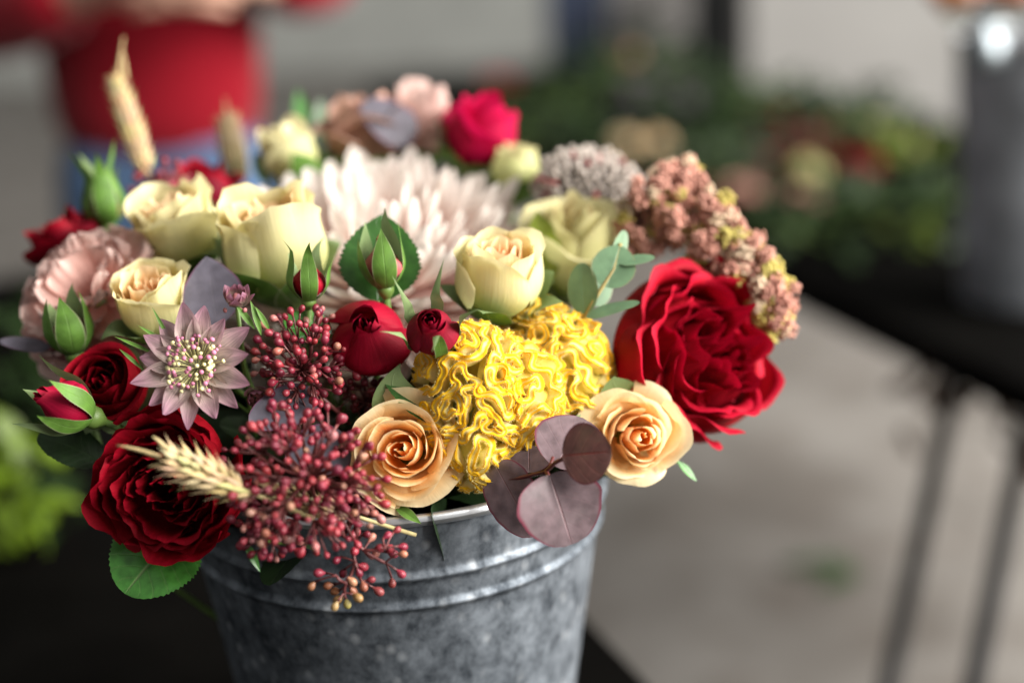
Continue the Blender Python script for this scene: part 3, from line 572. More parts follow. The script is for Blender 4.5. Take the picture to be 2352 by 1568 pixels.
# ------------------------------------------------------------------ RED BERRY CLUSTERS
b = MB(); b.lathe([(.0001, -.62), (.14, -.58), (.20, -.42), (.36, -.28), (.47, -.08), (.49, .10), (.42, .30), (.27, .44), (.10, .50), (.0001, .51)], 10); BERRY = b.mesh('berry'); BERRY.materials.append(M_berry)
def berry(root, inv, pos, dirn, size, col):
    o = bpy.data.objects.new('berry', BERRY); COL.objects.link(o); o.parent = root
    o.matrix_local = inv @ frame(pos, dirn, RNG.uniform(0, 6)) @ Matrix.Diagonal((size, size, size*1.22, 1)); o.color = (*col, 1)
def bcol(rg, shade=1.0):
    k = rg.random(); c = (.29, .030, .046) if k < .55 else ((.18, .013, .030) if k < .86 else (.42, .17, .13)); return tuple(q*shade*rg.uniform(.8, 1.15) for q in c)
def berries(label, x, y, d, ax, rx, ry, rz, nb, size, seed, nodes=16, shade=1.0, group=None):
    axw = VW(*ax); M = frame(P(x, y, d), axw); root = thing('berry_cluster', label, 'berries', M, group); inv = M.inverted(); rg = hsh(seed); st = MB()
    Mi = np.array(M); c = Mi[:3, 3]; X, Y, Z = Mi[:3, 0], Mi[:3, 1], Mi[:3, 2]; loc = lambda w_: np.array(inv @ Vector(w_))
    o0 = c-Z*rz*1.0; nd = []
    for i in range(nodes):
        f = (i+.5)/nodes; th = 1.25*math.sqrt(f); ph = i*2.4; nd.append(c - Z*rz*.55 + .62*(X*rx*math.sin(th)*math.cos(ph)+Y*ry*math.sin(th)*math.sin(ph)) + Z*rz*.75*math.cos(th)*rg.uniform(.6, 1.1))
        st.tube([loc(q) for q in bez(o0, (o0+nd[-1])/2+Z*rz*.1, nd[-1], 5)], [.0011, .001, .0009, .0008, .0007], 5)
    nd = np.array(nd)
    for i in range(nb):
        f = (i+.5)/nb; th = 1.62*math.sqrt(f)*rg.uniform(.85, 1.1); ph = i*2.39996+rg.uniform(-.5, .5); rr = rg.uniform(.55, 1.12)
        p = c - Z*rz*.45 + rr*(X*rx*math.sin(th)*math.cos(ph)+Y*ry*math.sin(th)*math.sin(ph)+Z*rz*1.35*math.cos(th))
        q = nd[np.argmin(((nd-p)**2).sum(1))]; dv = unit(unit(p-q)+rg.normal(size=3)*.25)
        sz = size*rg.uniform(.62, 1.2); berry(root, inv, p, dv, sz, bcol(rg, shade)); e = p-dv*sz*.72
        st.tube([loc(w_) for w_ in bez(q, (q+e)/2-dv*sz*.3, e, 4)], [.00055, .0004, .0004, .0005], 5)
    obj('stalk', st.mesh('stalk'), M_redstem, root); into_bucket(root, (x, y, d+rz/1.0), .0022, M_redstem); return root
berries('dense cluster of small red berries left of the crimson globe rose, sharp and upright', 692, 822, .612, (-.02, .45, .9), .0215, .0235, .020, 150, .0033, 3, 18)
berries('large loose cluster of dusty red berries hanging over the front of the bucket', 695, 1095, .566, (.02, .15, 1.0), .0330, .0300, .022, 260, .0033, 9, 26)
berries('sparse red berries drooping beside the burgundy rose over the bucket rim', 620, 1215, .575, (-.1, -.35, .9), .0160, .0150, .018, 44, .0037, 14, 9)
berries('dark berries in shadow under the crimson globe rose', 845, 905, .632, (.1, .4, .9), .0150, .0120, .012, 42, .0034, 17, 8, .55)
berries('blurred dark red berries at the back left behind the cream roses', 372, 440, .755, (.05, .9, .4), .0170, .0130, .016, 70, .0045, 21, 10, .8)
# hanging sprig drawn from its own branching
def cp(x, y): return ((600+x/4.48)*.9408, (1150+y/4.48)*.9408)
sp_root = rootat('berry_cluster', 'thin hanging sprig of red and greenish berries in front of the metal bucket', 'berries', (815, 1250, .580)); inv = sp_root.matrix_world.inverted(); st = MB(); rg = hsh(77)
def W(x, y, dz=0.0): q = cp(x, y); return P(q[0], q[1], .580+dz)
tree = {'T': (1235, 300, .0, None), 'A': (1205, 800, 0, 'T'), 'B': (1200, 1000, -.002, 'A'), 'C': (1110, 1215, -.003, 'B'), 'R1': (1290, 860, -.002, 'A'), 'R2': (1540, 830, -.004, 'R1'), 'R3': (1530, 1000, -.001, 'R1'), 'D': (1260, 1190, .002, 'B'), 'L': (990, 1140, -.003, 'C'), 'E': (1070, 720, .004, 'T'), 'K': (1075, 1330, -.002, 'C')}
for k, (x, y, dz, pa) in tree.items():
    if pa:
        a = W(*tree[pa][:3]); e = W(x, y, dz); st.tube([np.array(inv @ Vector(q)) for q in bez(a, (a+e)/2+rg.normal(size=3)*.001, e, 5)], .0007 if pa not in 'T' else .0011, 6)
for pa, lst in {'A': [(1190, 870), (1320, 690), (1215, 670)], 'R1': [(1420, 905), (1610, 900), (1380, 725), (1460, 840)], 'R2': [(1550, 700), (1655, 640), (1720, 825), (1575, 845)], 'R3': [(1720, 905), (1700, 1120), (1600, 1220)], 'B': [(995, 970), (1285, 1040), (1065, 1115), (1240, 1110)], 'C': [(1165, 1205), (1175, 1310), (975, 1310), (900, 1250)], 'K': [(1010, 1400), (975, 1475), (1110, 1450), (1225, 1380)], 'L': [(800, 1110), (720, 1255)], 'D': [(1370, 1185), (1455, 1310), (1290, 1260)], 'E': [(990, 680), (1170, 540)], 'T': [(1310, 440), (1475, 520), (1170, 700)]}.items():
    for (x, y) in lst:
        dz = rg.uniform(-.004, .004); p = W(x, y, dz); q = W(*tree[pa][:3]); dv = unit(unit(p-q)+rg.normal(size=3)*.3); sz = .0034*rg.uniform(.85, 1.15)
        gk = max(0, min(1, (y-1150)/250))*(1 if x < 1300 else .3); c = lerp3(bcol(rg), (.36, .30, .09), gk*rg.uniform(.4, 1))
        berry(sp_root, inv, p, dv, sz, c); e = p-dv*sz*.7; st.tube([np.array(inv @ Vector(w_)) for w_ in bez(q, (q+e)/2-dv*.0012, e, 5)], [.0005, .00042, .0004, .00045, .0006], 5)
obj('stalk', st.mesh('stalk'), M_redstem, sp_root); into_bucket(sp_root, (840, 1165, .585), .0012, M_redstem)

# ------------------------------------------------------------------ WHEAT EARS
b = MB(); b.lathe([(.0001, -.5), (.16, -.42), (.30, -.2), (.34, .0), (.28, .2), (.15, .38), (.05, .52), (.015, .72), (.0001, .85)], 8); KERN = b.mesh('kernel'); KERN.materials.append(M_wheat)
def wheat(label, a, bb, seed, w_=.0062, awns=(), shade=1.0, rows=10, roll=0.0):
    A, B = P(*a), P(*bb); root = thing('wheat_ear', label, 'wheat', frameY(A, B-A, VW(0, .2, 1)) @ Matrix.Rotation(roll, 4, 'Y')); L = np.linalg.norm(B-A); rg = hsh(seed)
    for i in range(rows):
        yy = L*(i+.4)/rows*.92; tp = 1-.35*abs(2*i/rows-.8)**2
        for sd in (-1, 1):
            for kz, (ox, oz, tx, tz) in enumerate(((.60, 0, .85, 0), (.42, .5, .5, .5), (.42, -.5, .5, -.5), (.15, .65, .2, .6))):
                y2 = yy+(L/rows*.5 if sd > 0 else 0)+rg.uniform(-.0006, .0006)
                M = frame((sd*ox*w_*tp, y2, oz*w_*tp), unit((sd*tx, 1.0, tz))+rg.normal(size=3)*.06, rg.uniform(0, 6)) @ Matrix.Diagonal((w_*.60, w_*.60, w_*1.25, 1))
                k = obj('kernel', KERN, None, root, M, color=tuple(q*shade*rg.uniform(.8, 1.1) for q in (.66, .50, .27)))
    b = MB(); b.tube([(0, -.03, 0), (0, L, 0)], .0009, 6); obj('stem', b.mesh('stem'), M_wheat, root, color=(.5*shade, .42*shade, .2*shade))
    for (x0, y0, x1, y1, d0, d1) in awns:
        inv = root.matrix_world.inverted(); b = MB(); p0, p1 = P(x0, y0, d0), P(x1, y1, d1)
        b.tube([np.array(inv @ Vector(q)) for q in bez(p0, (p0+p1)/2+_u*.001, p1, 6)], [.0011, .001, .0009, .0007, .0005, .0003], 6); obj('awn', b.mesh('awn'), M_wheat, root, color=(.58*shade, .44*shade, .22*shade))
    return root
wheat('pale straw wheat ear lying across the burgundy rose and into the front berries', (560, 1125, .562), (375, 1050, .555), 5, .0080, awns=((370, 1050, 268, 1022, .555, .555), (380, 1030, 350, 1002, .555, .553), (380, 1070, 340, 1072, .555, .556)), rows=6)
wheat('straw wheat ear half buried under the loose front berries, above the bucket rim', (800, 1180, .585), (590, 1115, .575), 6, .0055, shade=.75, rows=9)
wheat('upright blurred wheat ear standing in front of the person in red', (338, 395, .760), (262, 175, .770), 7, .0072, awns=((268, 190, 284, 85, .77, .772), (290, 180, 282, 120, .77, .772), (262, 190, 243, 175, .77, .77)), rows=10)
wheat('dull blurred wheat ear between the person in red and the back cream rose', (548, 425, .84), (520, 265, .845), 8, .0085, awns=((520, 270, 518, 225, .845, .85),), shade=.55, rows=9)

# ------------------------------------------------------------------ ASTRANTIA
AM = frame(P(452, 842, .600), VW(-.12, .22, 1.0), .1); ar = thing('star_flower', 'pink and cream star flower with pointed papery bracts, above the burgundy rose', 'flower', AM); rg = hsh(9); RA = .0272
for i in range(15):
    ph = 2*PI*i/15+rg.uniform(-.06, .06); L = RA*rg.uniform(.88, 1.06); u, v = uvgrid(8, 18); s = v[:, 0]
    wd = .0052*np.sin(PI*np.clip(s*.93+.06, 0, 1)**.95)**.8*rg.uniform(.9, 1.15); x = L*v*(1-.05*rg.random()); lat = wd[:, None]*u
    cup = rg.uniform(.0, .18)+(.05 if i % 2 else .14); z = .0012*(i % 2)+L*cup*v**1.4 - .25*np.abs(lat)*0 + .35*lat**2/.0036 + .0008*snoise(v*3, u*1.5, i)
    obj('bract', gridmesh('bract', x*math.cos(ph)-lat*math.sin(ph), x*math.sin(ph)+lat*math.cos(ph), z, u, v), M_astr, ar, color=(.86, .62, .62))
b = MB(); b.tube([(0, 0, 0), (0, 0, .8), (0, 0, 1.0)], [.035, .03, .035], 5)
FSTALK = b.mesh('filament'); FSTALK.materials.append(plain('pale_filament', (.60, .57, .27), .5, .3, 100, .2))
V4, F4 = ico(2); 
KNOB = mesh('anther', V4*np.array([1, 1, .8]), [tuple(f) for f in F4]); KNOB.materials.append(M_pollen)
for i in range(90):
    f = (i+.5)/90; th = 1.25*math.sqrt(f)*rg.uniform(.85, 1.1); ph = i*2.39996; L = .0115*rg.uniform(.55, 1.1)
    dv = np.array([math.sin(th)*math.cos(ph), math.sin(th)*math.sin(ph), math.cos(th)*.75+.08]); dv = unit(dv); base_ = np.array([dv[0], dv[1], 0])*.003+np.array([0, 0, .001])
    obj('filament', FSTALK, None, ar, frame(base_, dv) @ Matrix.Diagonal((.006, .006, L, 1)))
    c = (.56, .20, .31) if rg.random() < .65 else (.74, .68, .36); sz = rg.uniform(.0008, .0012)
    obj('anther', KNOB, None, ar, frame(base_+dv*L, dv) @ Matrix.Scale(sz, 4), color=c)
add_stem(ar, AM, .0013)
def astr_bud(label, x, y, d, ax, R, seed):
    M = frame(P(x, y, d), VW(*ax)); root = thing('star_flower_bud', label, 'flower bud', M); rg = hsh(seed)
    for i in range(12):
        ph = 2.4*i; u, v = uvgrid(6, 12); wd = R*.42*np.sin(PI*np.clip(v*.9+.08, 0, 1)); ang = 1.15 - (1.5 if i > 3 else .5+.5*rg.random())*v
        r = np.cumsum(np.sin(ang), 0)/12*R*1.35; z = np.cumsum(np.cos(ang), 0)/12*R*1.5; lat = wd*u
        obj('bract', gridmesh('bract', r*math.cos(ph)-lat*math.sin(ph), r*math.sin(ph)+lat*math.cos(ph), z+.2*np.abs(lat), u, v), M_astr, root, color=(.34, .12, .15))
    for i in range(14):
        dv = unit(rg.normal(size=3)*.5+np.array([0, 0, 1])); obj('anther', KNOB, None, root, frame(dv*R*.75, dv) @ Matrix.Scale(R*.16, 4), color=(.38, .14, .14))
    add_stem(root, M, .001); return root
ab = astr_bud('small half closed pink star flower bud above the upper red berries', 545, 705, .612, (.05, .75, .6), .0072, 3)
for a, bb, W_ in (((585, 755, .612), (545, 700, .605), 16), ((600, 770, .610), (578, 690, .606), 14), ((620, 760, .612), (590, 705, .606), 12)):
    pxleaf(ab, a, bb, (.3, .2, .9), W_, 'lance', M_sepal, 3, name='bract_leaf', fold=.3, bend=.3)
astr_bud('faded star flower bud half hidden between the star flower and the upper berries', 585, 905, .618, (.3, -.3, .9), .0062, 6)

# ------------------------------------------------------------------ BRUNIA AND HANGING AMARANTH (blurred at the right)
b = MB()
V2, F2 = ico(1)
for i in range(44):
    f = (i+.5)/44; th = math.acos(1-2*f); ph = i*2.4; p = np.array([math.sin(th)*math.cos(ph), math.sin(th)*math.sin(ph), math.cos(th)])*(.62+.2*math.sin(i*5.1)); b.add(V2*(.19+.05*math.sin(i*3.3))+p, [tuple(q) for q in F2])
CL = b.mesh('floret'); CL.materials.append(M_bead)
b = MB(); b.lathe([(.0001, -.3), (.35, -.2), (.42, .1), (.30, .5), (.36, .62), (.22, .75), (.0001, .7)], 8); BR = b.mesh('floret'); BR.materials.append(M_bead)
MBR = frame(P(1352, 440, .762), VW(.12, .8, .6)); br = thing('silver_brunia', 'silver grey knobbly brunia head behind the pale greenish rose', 'brunia', MBR); rg = hsh(4)
for i in range(230):
    f = (i+.5)/230; th = 1.7*math.sqrt(f); ph = i*2.39996; dv = np.array([math.sin(th)*math.cos(ph), math.sin(th)*math.sin(ph), math.cos(th)])
    sz = .0036*rg.uniform(.8, 1.2); g_ = rg.uniform(.75, 1.1); c = (.66*g_, .58*g_, .52*g_) if rg.random() < .93 else (.40, .12, .12)
    obj('floret', BR, None, br, frame(dv*np.array([.0285, .023, .0215])*rg.uniform(.88, 1.06), unit(dv+rg.normal(size=3)*.2), rg.uniform(0, 6)) @ Matrix.Scale(sz*1.05, 4), color=c)
b = MB(); b.add(V4*np.array([.024, .019, .017]), [tuple(q) for q in F4]); obj('flower_core', b.mesh('flower_core'), plain('brunia_core', (.10, .085, .075), .8, .2, 100, .3), br); add_stem(br, MBR, .002)
am = rootat('hanging_amaranth', 'dusty pink and lime drooping amaranth tassel at the right above the crimson rose', 'amaranth', (1550, 520, .700)); inv = am.matrix_world.inverted(); rg = hsh(14)
path = [(1478, 540, .705, 58), (1500, 500, .705, 75), (1535, 470, .705, 95), (1560, 440, .71, 70), (1545, 400, .715, 45), (1590, 500, .70, 85), (1640, 545, .695, 80), (1690, 590, .69, 75), (1735, 630, .685, 75), (1770, 665, .68, 62), (1775, 705, .68, 48), (1778, 745, .68, 36), (1785, 770, .68, 22)]
st = MB()
for i in range(len(path)-1): st.tube([np.array(inv @ Vector(P(*path[i][:3]))), np.array(inv @ Vector(P(*path[i+1][:3])))], .0016, 5)
obj('stalk', st.mesh('stalk'), M_stem, am)
wts = np.array([p[3]**1.7 for p in path]); wts = wts/wts.sum()
for i in range(290):
    k = rg.choice(len(path), p=wts); k2 = min(len(path)-1, k+1) if rg.random() < .5 else max(0, k-1); t = rg.random()*.6
    x, y, d, r = [path[k][j]*(1-t)+path[k2][j]*t for j in range(4)]
    v_ = unit(rg.normal(size=3)); v_ = v_*rg.uniform(.45, 1)**.5; p = P(x+v_[0]*r, y+v_[1]*r, d-v_[2]*r/FPX*d*.9); c = (.64, .325, .25) if rg.random() < .62 else ((.56, .47, .13) if rg.random() < .6 else (.70, .54, .38)); g_ = rg.uniform(.8, 1.15)
    sz = rg.uniform(.0036, .0060)
    obj('floret', CL, None, am, inv @ frame(p, rg.normal(size=3), rg.uniform(0, 6)) @ Matrix.Diagonal((sz, sz, sz*1.25, 1)), color=tuple(q*g_ for q in c))
into_bucket(am, (1480, 560, .71), .002)

# ------------------------------------------------------------------ EUCALYPTUS AND LEAVES
eu = rootat('plum_eucalyptus', 'plum coloured eucalyptus sprig with four round leaves hanging over the bucket rim', 'eucalyptus', (1255, 1085, .590))
pxtube(eu, 'twig', [(1120, 1110, .605), (1190, 1098, .597), (1253, 1083, .590), (1275, 1062, .583), (1300, 1050, .575)], .0009, M_redstem)
pxtube(eu, 'twig', [(1253, 1083, .590), (1262, 1075, .588), (1270, 1050, .592)], .0008, M_redstem)
pxtube(eu, 'twig', [(1253, 1080, .590), (1262, 1096, .583), (1262, 1100, .582)], .0009, M_redstem)
pxleaf(eu, (1292, 1046, .574), (1404, 1036, .570), (.02, .12, 1), 134, 'round', M_eub, 11, fold=.03, bend=.12, wav=.01, label='small brown round leaf in front')
pxleaf(eu, (1262, 1090, .581), (1318, 1250, .574), (.02, .35, 1), 205, 'round', M_eup, 12, fold=.09, bend=.42, wav=.06)
pxleaf(eu, (1275, 1070, .592), (1350, 960, .604), (.15, .75, .75), 170, 'round', M_eup, 13, fold=.10, bend=.15, wav=.02)
pxleaf(eu, (1135, 1062, .602), (1222, 1228, .590), (-.35, .28, .95), 128, 'round', M_eup, 14, fold=.12, bend=.3, wav=.06)
pxleaf(eu, (1215, 1085, .606), (1215, 985, .618), (.0, .5, .9), 110, 'round', M_eup, 15, fold=.1, bend=.2)
into_bucket(eu, (1120, 1110, .605), .0011, M_redstem)
for lab, a, bb, nn, W_, kind, mt, sd in (
    ('single grey plum pointed leaf standing between the small cream rose and the open cream rose', (500, 745, .632), (474, 585, .640), (.05, .25, 1), 142, 'point', M_euq, 21),
    ('grey plum leaf lying behind the front berries, torn at its corner', (730, 905, .615), (575, 970, .600), (-.1, .55, .85), 118, 'round', M_euq, 22),
    ('second grey plum leaf deep under the loose front berries', (800, 1010, .612), (660, 1075, .602), (-.1, .55, .85), 150, 'round', M_euq, 28),
    ('dark plum leaf pointing out at the far left beside the closed green bud', (112, 800, .655), (0, 778, .650), (-.1, .75, .6), 52, 'round', M_euq, 23),
    ('narrow dark plum leaf standing behind the closed green bud at the left', (120, 815, .655), (103, 690, .662), (-.85, .1, .5), 40, 'round', M_euq, 24),
    ('round slate coloured leaf at the top back of the arrangement', (950, 318, .806), (836, 232, .800), (-.1, .55, .85), 108, 'round', M_euq, 25)):
    rt = rootat('eucalyptus_leaf', lab, 'leaf', a); pxleaf(rt, a, bb, nn, W_, kind, mt, sd, fold=.08, bend=.1, wav=.03); into_bucket(rt, a, .0011, M_redstem)
eg = rootat('sage_eucalyptus', 'sage green eucalyptus sprig with small oval leaves left of the crimson rose', 'eucalyptus', (1345, 725, .640))
pxtube(eg, 'twig', [(1330, 745, .645), (1350, 715, .640), (1378, 668, .637), (1410, 620, .640), (1425, 560, .645)], .0010, plain('sage_twig', (.32, .26, .10), .5, .3, 90, .2))
for k, (a, bb, nn, W_) in enumerate((((1395, 660, .637), (1425, 562, .642), (-.1, .2, 1), 80), ((1345, 720, .640), (1330, 603, .642), (-.55, .2, .8), 66), ((1347, 728, .638), (1466, 686, .634), (-.1, .85, .5), 44), ((1425, 605, .640), (1503, 585, .640), (-.1, .8, .6), 32), ((1300, 715, .646), (1360, 775, .642), (.3, .5, .8), 52), ((1415, 590, .645), (1440, 530, .648), (.6, .1, .7), 34), ((1360, 700, .648), (1395, 610, .652), (.4, .1, .9), 60))):
    pxleaf(eg, a, bb, nn, W_*1.22, 'round', M_eug, 30+k, fold=.06, bend=.15)
into_bucket(eg, (1330, 745, .645), .0013)
for lab, a, bb, nn, W_, kind, mt, sd, kw in (
    ('dark green serrated rose leaf standing behind the closed green bud', (868, 690, .640), (880, 488, .648), (.05, .15, 1), 200, 'point', M_leaf, 41, dict(serr=.09, teeth=18, fold=.12, bend=.1)),
    ('glossy green serrated rose leaf sticking out under the burgundy rose', (420, 1215, .622), (278, 1345, .600), (-.12, .55, .85), 245, 'drop', M_leafb, 42, dict(serr=.07, teeth=20, fold=.10, bend=.35)),
    ('green serrated leaf leaning on the upper left of the peach rose', (1010, 975, .605), (885, 862, .607), (.45, .35, .85), 62, 'point', M_leaf, 43, dict(serr=.06, teeth=18, fold=.25, bend=.3)),
    ('small serrated green leaf behind the upper red berries', (760, 770, .628), (655, 728, .622), (.1, .5, .85), 90, 'drop', M_leafb, 44, dict(serr=.10, teeth=14, fold=.15, bend=.2)),
    ('thin pointed green leaf tip hanging from the peach rose over the bucket rim', (905, 1160, .604), (966, 1198, .598), (.2, .4, .9), 26, 'lance', M_sepal, 45, dict(fold=.3, bend=.2)),
    ('thin green leaflet hanging between the drooping berries and the bucket', (560, 1240, .585), (600, 1312, .583), (.4, .1, .9), 20, 'lance', M_leafb, 46, dict(fold=.3, bend=.3)),
    ('narrow green stalk poking out to the right below the pale apricot rose', (1555, 1058, .640), (1602, 1104, .640), (.3, .5, .8), 20, 'lance', M_leafb, 47, dict(fold=.3, bend=.1)),
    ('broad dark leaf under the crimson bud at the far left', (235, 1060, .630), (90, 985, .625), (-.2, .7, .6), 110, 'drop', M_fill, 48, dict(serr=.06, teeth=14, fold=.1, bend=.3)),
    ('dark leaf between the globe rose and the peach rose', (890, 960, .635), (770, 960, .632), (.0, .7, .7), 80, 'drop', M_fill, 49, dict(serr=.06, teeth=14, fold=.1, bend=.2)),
    ('blurred pale green bud tip rising behind the back cream rose', (700, 300, .88), (684, 205, .88), (.1, .2, .9), 34, 'lance', M_leafb, 50, dict(fold=.2, bend=.1)),
    ('blurred green leaf standing behind the back cream rose', (735, 330, .86), (738, 225, .86), (.5, .2, .8), 40, 'lance', M_leaf, 51, dict(fold=.2, bend=.1)),
    ('blue green leaf edge between the dull wheat ear and the back cream rose', (610, 420, .80), (588, 350, .80), (.6, .1, .8), 36, 'round', M_eug, 52, dict(fold=.2, bend=.1)),
    ('bright green outer leaf curling beside the pale greenish rose', (1270, 640, .70), (1225, 480, .70), (-.3, .3, .9), 80, 'lance', leaf_mat('lime_leaf', (.30, .38, .05), (.4, .45, .1), rough=.5), 53, dict(fold=.2, bend=.4))):
    rt = rootat('rose_leaf', lab, 'leaf', a); pxleaf(rt, a, bb, nn, W_, kind, mt, sd, **kw); into_bucket(rt, a, .001)
for lab, lst in (('thin green bristle bracts around the left of the pink star flower', [((360, 815), (262, 768)), ((385, 790), (318, 745)), ((400, 800), (350, 705)), ((330, 850), (275, 800))]),):
    rt = rootat('star_flower_foliage', lab, 'leaf', (400, 840, .604))
    for (a, bb) in lst: pxleaf(rt, (*a, .604), (*bb, .600), (.1, .3, .9), 9, 'lance', M_sepal, 61, fold=.3, bend=.3)
    into_bucket(rt, (400, 840, .604), .0006)
# dark greenery that fills the bunch under the blooms
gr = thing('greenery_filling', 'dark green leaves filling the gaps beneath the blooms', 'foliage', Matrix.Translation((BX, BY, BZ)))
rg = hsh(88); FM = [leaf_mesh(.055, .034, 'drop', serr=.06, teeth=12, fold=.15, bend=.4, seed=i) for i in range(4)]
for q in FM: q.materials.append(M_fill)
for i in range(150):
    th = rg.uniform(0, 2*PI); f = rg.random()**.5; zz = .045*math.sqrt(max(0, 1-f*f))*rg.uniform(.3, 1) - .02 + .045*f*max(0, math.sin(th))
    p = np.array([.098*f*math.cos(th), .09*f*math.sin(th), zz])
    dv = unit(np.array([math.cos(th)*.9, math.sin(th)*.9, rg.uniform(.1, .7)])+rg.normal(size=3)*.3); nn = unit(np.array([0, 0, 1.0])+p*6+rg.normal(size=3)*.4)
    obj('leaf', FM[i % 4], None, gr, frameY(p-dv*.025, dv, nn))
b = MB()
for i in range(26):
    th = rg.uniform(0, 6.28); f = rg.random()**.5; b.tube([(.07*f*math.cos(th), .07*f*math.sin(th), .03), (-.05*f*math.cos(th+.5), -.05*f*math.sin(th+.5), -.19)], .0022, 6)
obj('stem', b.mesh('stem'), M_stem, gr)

# ------------------------------------------------------------------ PERSON BEHIND THE TABLE (far out of focus)
M_skin = plain('skin', (.56, .33, .24), .5, .4, 30, .08, bumps=.05)
M_sweat = plain('red_knit', (.18, .0015, .008), .9, .15, 260, .25, bumps=.5, sheen=.2)
M_jean = plain('blue_denim', (.06, .105, .19), .8, .2, 320, .3, bumps=.3)
M_hair = plain('brown_hair', (.05, .025, .012), .5, .4, 90, .5)
pd = 2.35; hx = P(372, 320, pd); person = thing('person', 'standing person in a red sweater and blue jeans with one hand raised at the waist', 'person', Matrix.Translation((hx[0], hx[1], 0)))
def skin(name, mt, J, E, par, sub=2):
    me = bpy.data.meshes.new(name); ks_ = list(J); me.from_pydata([J[k][0] for k in ks_], [(ks_.index(a), ks_.index(b_)) for a, b_ in E], []); o = obj(name, me, mt, par)
    md = o.modifiers.new('skin', 'SKIN'); md.use_smooth_shade = True
    for i, k in enumerate(ks_):
        r = J[k][1]; sv = me.skin_vertices[0].data[i]; sv.radius = (r, r) if not hasattr(r, '__len__') else r; sv.use_root = (i == 0)
    sb = o.modifiers.new('subdivision', 'SUBSURF'); sb.levels = sb.render_levels = sub; return o
def arm(sx, sh, el, wr): return {f'sh{sx}': (sh, .05), f'el{sx}': (el, .042), f'wr{sx}': (wr, .028)}
shL, elL, wrL = (-.19, .0, 1.36), (-.31, -.02, 1.125), (.03, -.22, 1.20)
shR, elR, wrR = (.19, .0, 1.36), (.30, -.03, 1.165), (.19, -.20, 1.20)
J = {'pel': ((0, 0, .93), (.10, .075)), 'sp': ((0, 0, 1.10), (.12, .09)), 'ch': ((0, 0, 1.28), (.15, .10)), 'nk': ((0, .0, 1.43), .055), 'nk2': ((0, -.015, 1.50), .05), 'hd': ((0, -.03, 1.58), .082), 'hd2': ((0, -.02, 1.64), .085), 'tp': ((0, -.01, 1.69), .06)}
J.update(arm('L', shL, elL, wrL)); J.update(arm('R', shR, elR, wrR))
E_ = [('pel', 'sp'), ('sp', 'ch'), ('ch', 'nk'), ('nk', 'nk2'), ('nk2', 'hd'), ('hd', 'hd2'), ('hd2', 'tp'), ('ch', 'shL'), ('shL', 'elL'), ('elL', 'wrL'), ('ch', 'shR'), ('shR', 'elR'), ('elR', 'wrR')]
for s_, wr, dirx in (('L', np.array(wrL), 1), ('R', np.array(wrR), -1)):
    pm = wr+np.array([dirx*.055, -.035, -.01]); J[f'pm{s_}'] = (tuple(pm), (.036, .018)); E_.append((f'wr{s_}', f'pm{s_}'))
    for fi, (oz, ln) in enumerate(((.028, .062), (.010, .072), (-.009, .068), (-.027, .052))):
        a = pm+np.array([dirx*.028, -.014, oz]); k1 = a+np.array([dirx*ln*.6, -.015, .0]); k2 = k1+np.array([dirx*ln*.42, .006, -.004]); k3 = k2+np.array([dirx*.018, .012, -.006])
        for nm, q, r in (('a', a, .0105), ('b', k1, .0095), ('c', k2, .0085), ('d', k3, .007)): J[f'f{s_}{fi}{nm}'] = (tuple(q), r)
        E_ += [(f'pm{s_}', f'f{s_}{fi}a'), (f'f{s_}{fi}a', f'f{s_}{fi}b'), (f'f{s_}{fi}b', f'f{s_}{fi}c'), (f'f{s_}{fi}c', f'f{s_}{fi}d')]
    t0 = wr+np.array([dirx*.028, -.02, .03]); t1 = t0+np.array([dirx*.035, -.02, .022]); t2_ = t1+np.array([dirx*.026, -.008, .002])
    for nm, q, r in (('a', t0, .013), ('b', t1, .011), ('c', t2_, .009)): J[f't{s_}{nm}'] = (tuple(q), r)
    E_ += [(f'wr{s_}', f't{s_}a'), (f't{s_}a', f't{s_}b'), (f't{s_}b', f't{s_}c')]
for s_, sx in (('l', -1), ('r', 1)):
    J[f'hp{s_}'] = ((sx*.085, 0, .86), .06); J[f'kn{s_}'] = ((sx*.10, -.01, .48), .042); J[f'an{s_}'] = ((sx*.10, .02, .08), .03); J[f'to{s_}'] = ((sx*.105, -.12, .03), .03)
    E_ += [('pel', f'hp{s_}'), (f'hp{s_}', f'kn{s_}'), (f'kn{s_}', f'an{s_}'), (f'an{s_}', f'to{s_}')]
skin('body', M_skin, J, E_, person)
def mixp(a, b_, t): return tuple(np.array(a)*(1-t)+np.array(b_)*t)
JS = {'hem': ((0, 0, .885), (.172, .135)), 'w': ((0, 0, 1.0), (.188, .14)), 'sp': ((0, 0, 1.12), (.195, .13)), 'ch': ((0, 0, 1.28), (.20, .13)), 'nk': ((0, 0, 1.40), (.10, .085)), 'shL': (shL, .085), 'elL': (elL, .085), 'cuL': (mixp(elL, wrL, .74), .062), 'shR': (shR, .085), 'elR': (elR, .07), 'cuR': (mixp(elR, wrR, .75), .055)}
skin('sweater', M_sweat, JS, [('hem', 'w'), ('w', 'sp'), ('sp', 'ch'), ('ch', 'nk'), ('ch', 'shL'), ('shL', 'elL'), ('elL', 'cuL'), ('ch', 'shR'), ('shR', 'elR'), ('elR', 'cuR')], person)
JJ = {'tp': ((0, 0, 1.02), (.16, .12)), 'pl': ((0, 0, .92), (.185, .14)), 'hl': ((-.088, 0, .80), (.105, .11)), 'kl': ((-.10, -.01, .48), .075), 'al': ((-.10, .02, .10), .062), 'hr': ((.088, 0, .80), (.105, .11)), 'kr': ((.10, -.01, .48), .075), 'ar': ((.10, .02, .10), .062)}
